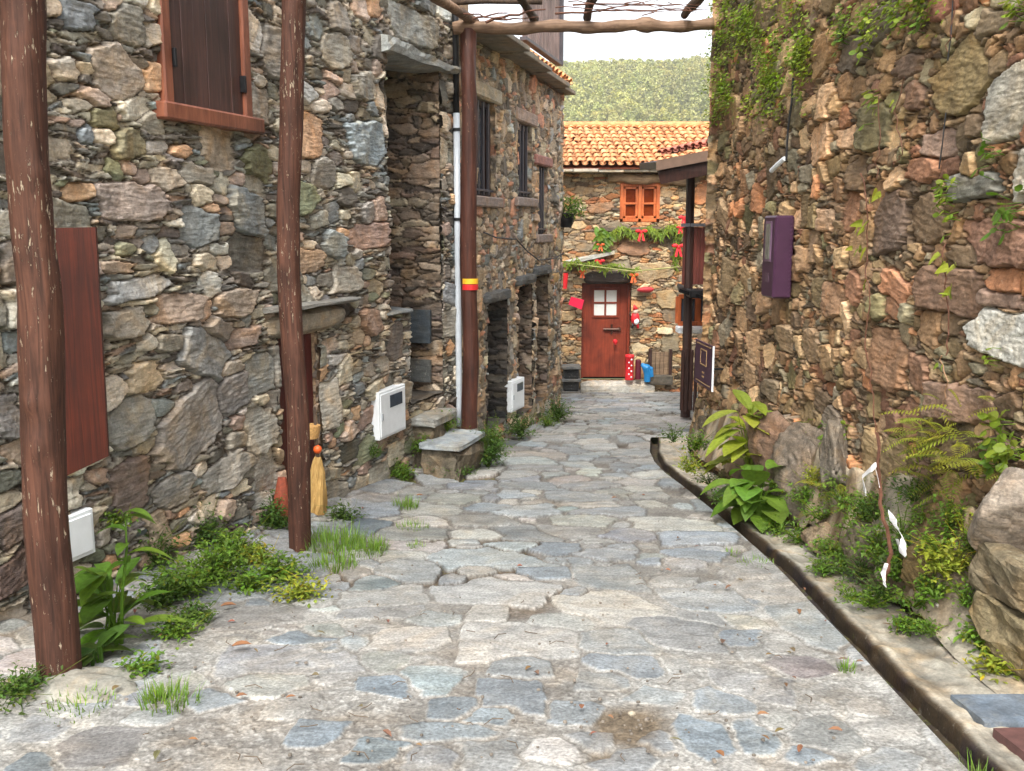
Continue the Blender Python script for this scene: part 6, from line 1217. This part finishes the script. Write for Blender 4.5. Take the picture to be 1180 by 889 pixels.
# pink-red plaque left of the door
q0, q1, q2, q3 = fpt(658, 342, .34), fpt(673, 346, .34), fpt(670, 357, .34), fpt(655, 351, .34); mb = MB(); quad_slab(mb, q0, q1, q2, q3, -.03); pl_o = tag(mb.build('plaque', plain('crimson_paint', (214, 24, 66), .45, var=.05)), 'tilted crimson plaque with pale writing left of the red-brown door', 'plaque')
mb = MB(); u = (q1 - q0) / np.linalg.norm(q1 - q0); v_ = (q3 - q0) / np.linalg.norm(q3 - q0); n_ = np.array([0, -.012, 0])
for (fx, fy, l) in ((.45, .45, .09), (.4, .66, .07)): c = q0 + (q1 - q0) * fx + (q3 - q0) * fy + n_; quad_slab(mb, c, c + u * l, c + u * l + v_ * .012, c + v_ * .012, -.006)
mb.build('writing', M['white'], pl_o)
# little cloth doll, red slipper, red cylinder, blue watering figure
c = fpt(732, 366, .27); de = empty('ornament', c - np.array([0, 0, .2]), 0, 'red and white cloth ornament doll hanging right of the door', 'ornament')
mb = MB(); mb.blob(c + np.array([0, 0, -.02]), (.09, .07, .13), 2, .15, 8); mb.build('body', M['red'], de, True); mb = MB(); mb.blob(c + np.array([0, -.02, .13]), (.055, .05, .06), 3, .05, 8); mb.build('head', M['skin'], de, True); mb = MB(); mb.blob(c + np.array([.02, -.05, -.08]), (.05, .045, .06), 5, .2, 7); mb.build('apron', M['white'], de, True); mb = MB(); mb.tube([c + np.array([0, -.02, .16]), c + np.array([-.03, -.01, .26])], [.06, .01], 8); mb.build('hat', M['red'], de, True);
for sg in (-1, 1): mb = MB(); mb.tube([c + np.array([sg * .04, 0, -.12]), c + np.array([sg * .06, -.02, -.22])], [.03, .025], 6); mb.build('leg', M['blk'] if sg < 0 else M['red'], de, True)
mb = MB(); c = fpt(744, 334, .28); mb.blob(c, (.17, .07, .055), 7, .2, 9); tag(mb.build('slipper', plain('faded_red_cloth', (172, 46, 52), .6), None, True), 'small faded red ornament under the right end of the door garland', 'ornament')
c = fpt(709, 394, .02); bow_c = c; mb = MB(); mb.blob(c, (.05, .03, .06), 9, .3, 7); tag(mb.build('bow', M['red'], None, True), 'small red bow hanging from the door handle', 'bow')
def floorfront(px, py, d=19.1): return at(px, py, d)
c = floorfront(725, 438); e = empty('lantern', c, 0, 'tall red cylindrical lantern standing on the doorstep', 'lantern'); top = floorfront(725, 409)[2]; mb = MB(); mb.lathe(c, [(.085, 0), (.09, .02), (.085, .05), (.085, top - c[2] - .06), (.095, top - c[2] - .05), (.09, top - c[2]), (.02, top - c[2] + .01)], 14); bo = mb.build('body', M['red'], e, True)
mb = MB()
for k in range(7): z = c[2] + .07 + k * (top - c[2] - .16) / 6; mb.blob((c[0] + (-.02 if k % 2 else .03), c[1] - .085, z), (.018, .008, .018), k, .1, 4)
mb.build('dot', M['white'], bo, True)
c = floorfront(735, 437); mb = MB(); mb.lathe(c, [(.06, 0), (.06, .38), (.04, .40)], 10); tag(mb.build('bottle', plain('maroon_glass', (92, 30, 44), .2)), 'thin maroon bottle between the red lantern and the blue figure', 'bottle')
c = floorfront(744, 440); mb = MB(); mb.tube([c + np.array([.03, 0, 0]), c + np.array([.03, 0, .16]), c + np.array([0, -.02, .3]), c + np.array([-.10, -.03, .36])], [.06, .07, .085, .03], 10); mb.tube([c + np.array([.0, 0, .3]), c + np.array([.1, 0, .26]), c + np.array([.12, 0, .1])], [.06, .05, .04], 8); tag(mb.build('watering_can', M['blue']), 'bright blue watering can on the doorstep', 'watering can')
# rough bench frame / niche door right of the doorstep
e = empty('wooden_hatch', fpt(760, 446, .0), 0, 'weathered wooden hatch with dark posts right of the doorstep', 'hatch')
s0, s1, z0, z1 = fs(745, 402, 772, 441); mb = MB(); 
for k in range(5): pbox(mb, FH, s0 + .06 + k * .085, s0 + .14 + k * .085, z0 + .2, z1 - .04, .19, .23, lc((255, 255, 255)) if k % 2 else (.85, .85, .85))
mb.build('boards', M['oldlog'], e)
for a in (s0, s1 - .05): pbox(MB(), FH, a, a + .06, z0 + .12, z1 + .02, .1, .27).build('post', M['darkwood'], e)
pbox(MB(), FH, s0 - .04, s1 + .02, z0, z0 + .2, .1, .36, lc((96, 88, 76))).build('base', M['slab'], e)
# litter: leaves, twigs, pebbles
P = Plant(); r = random.Random(33)
for k in range(130):
    z_ = r.random()
    if z_ < .5: x, y = r.uniform(180, 480), r.uniform(580, 780)
    elif z_ < .75: x, y = r.uniform(700, 1040), r.uniform(560, 800)
    else: x, y = r.uniform(120, 1000), r.uniform(650, 889)
    q = gpt(x, y); 
    if z_ < .75 and abs(q[0] - float(left_x(q[1]))) > 1.1 and abs(q[0] - float(gx(q[1]))) > .5: continue
    P.leaf(q + np.array([0, 0, .022]), (r.gauss(0, 1), r.gauss(0, 1), .15), (0, 0, 1), r.uniform(.02, .055), r.uniform(.012, .03), .2, (r.uniform(.6, 1.2), r.uniform(.6, 1.0), r.uniform(.5, .9)), 'oval', 3, .3)
for (x, y, L) in ((268, 752, .09), (100, 620, .05), (255, 705, .08), (705, 578, .05), (480, 575, .06), (330, 812, .04)): q = gpt(x, y); P.leaf(q + np.array([0, 0, .03]), (1, .3, .1), (0, 0, 1), L, L * .5, .1, (1.15, .85, .6), 'oval', 4, .3)
tag(P.build('dead_leaves', M['litter']), 'scattered dead leaves on the paving', 'leaves', kind='stuff')
mb = MB()
for k in range(70):
    x, y = r.uniform(40, 1000), r.uniform(600, 889); q = gpt(x, y) + np.array([0, 0, .02]); 
    if q[0] > gx(q[1]) - .05: continue
    a = r.uniform(0, 6.28); l = r.uniform(.02, .09); mb.tube([q, q + np.array([math.cos(a) * l * .5, math.sin(a) * l * .5, .004]), q + np.array([math.cos(a + .4) * l, math.sin(a + .4) * l, .0])], .0022, 4, (.6, .5, .4))
for k in range(190):
    x, y = r.gauss(725, 40), r.gauss(835, 16)
    if k > 25: x, y = r.uniform(60, 1000), r.uniform(640, 889)
    q = gpt(x, y) + np.array([0, 0, .012]); 
    if q[0] > gx(q[1]) - .05: continue
    s_ = r.uniform(.004, .010); mb.blob(q, (s_, s_ * r.uniform(.7, 1.3), s_ * .7), k, .2, 3, (r.uniform(.6, 1.4),) * 3)
q = gpt(728, 828) + np.array([0, 0, .02]); mb.blob(q, (.016, .012, .01), 5, .1, 6, (2.2, 2.2, 2.0))
tag(mb.build('pebbles', plain('pebble', (112, 104, 94), .8, var=.3)), 'small twigs and pebbles strewn on the paving', 'pebbles', kind='stuff')
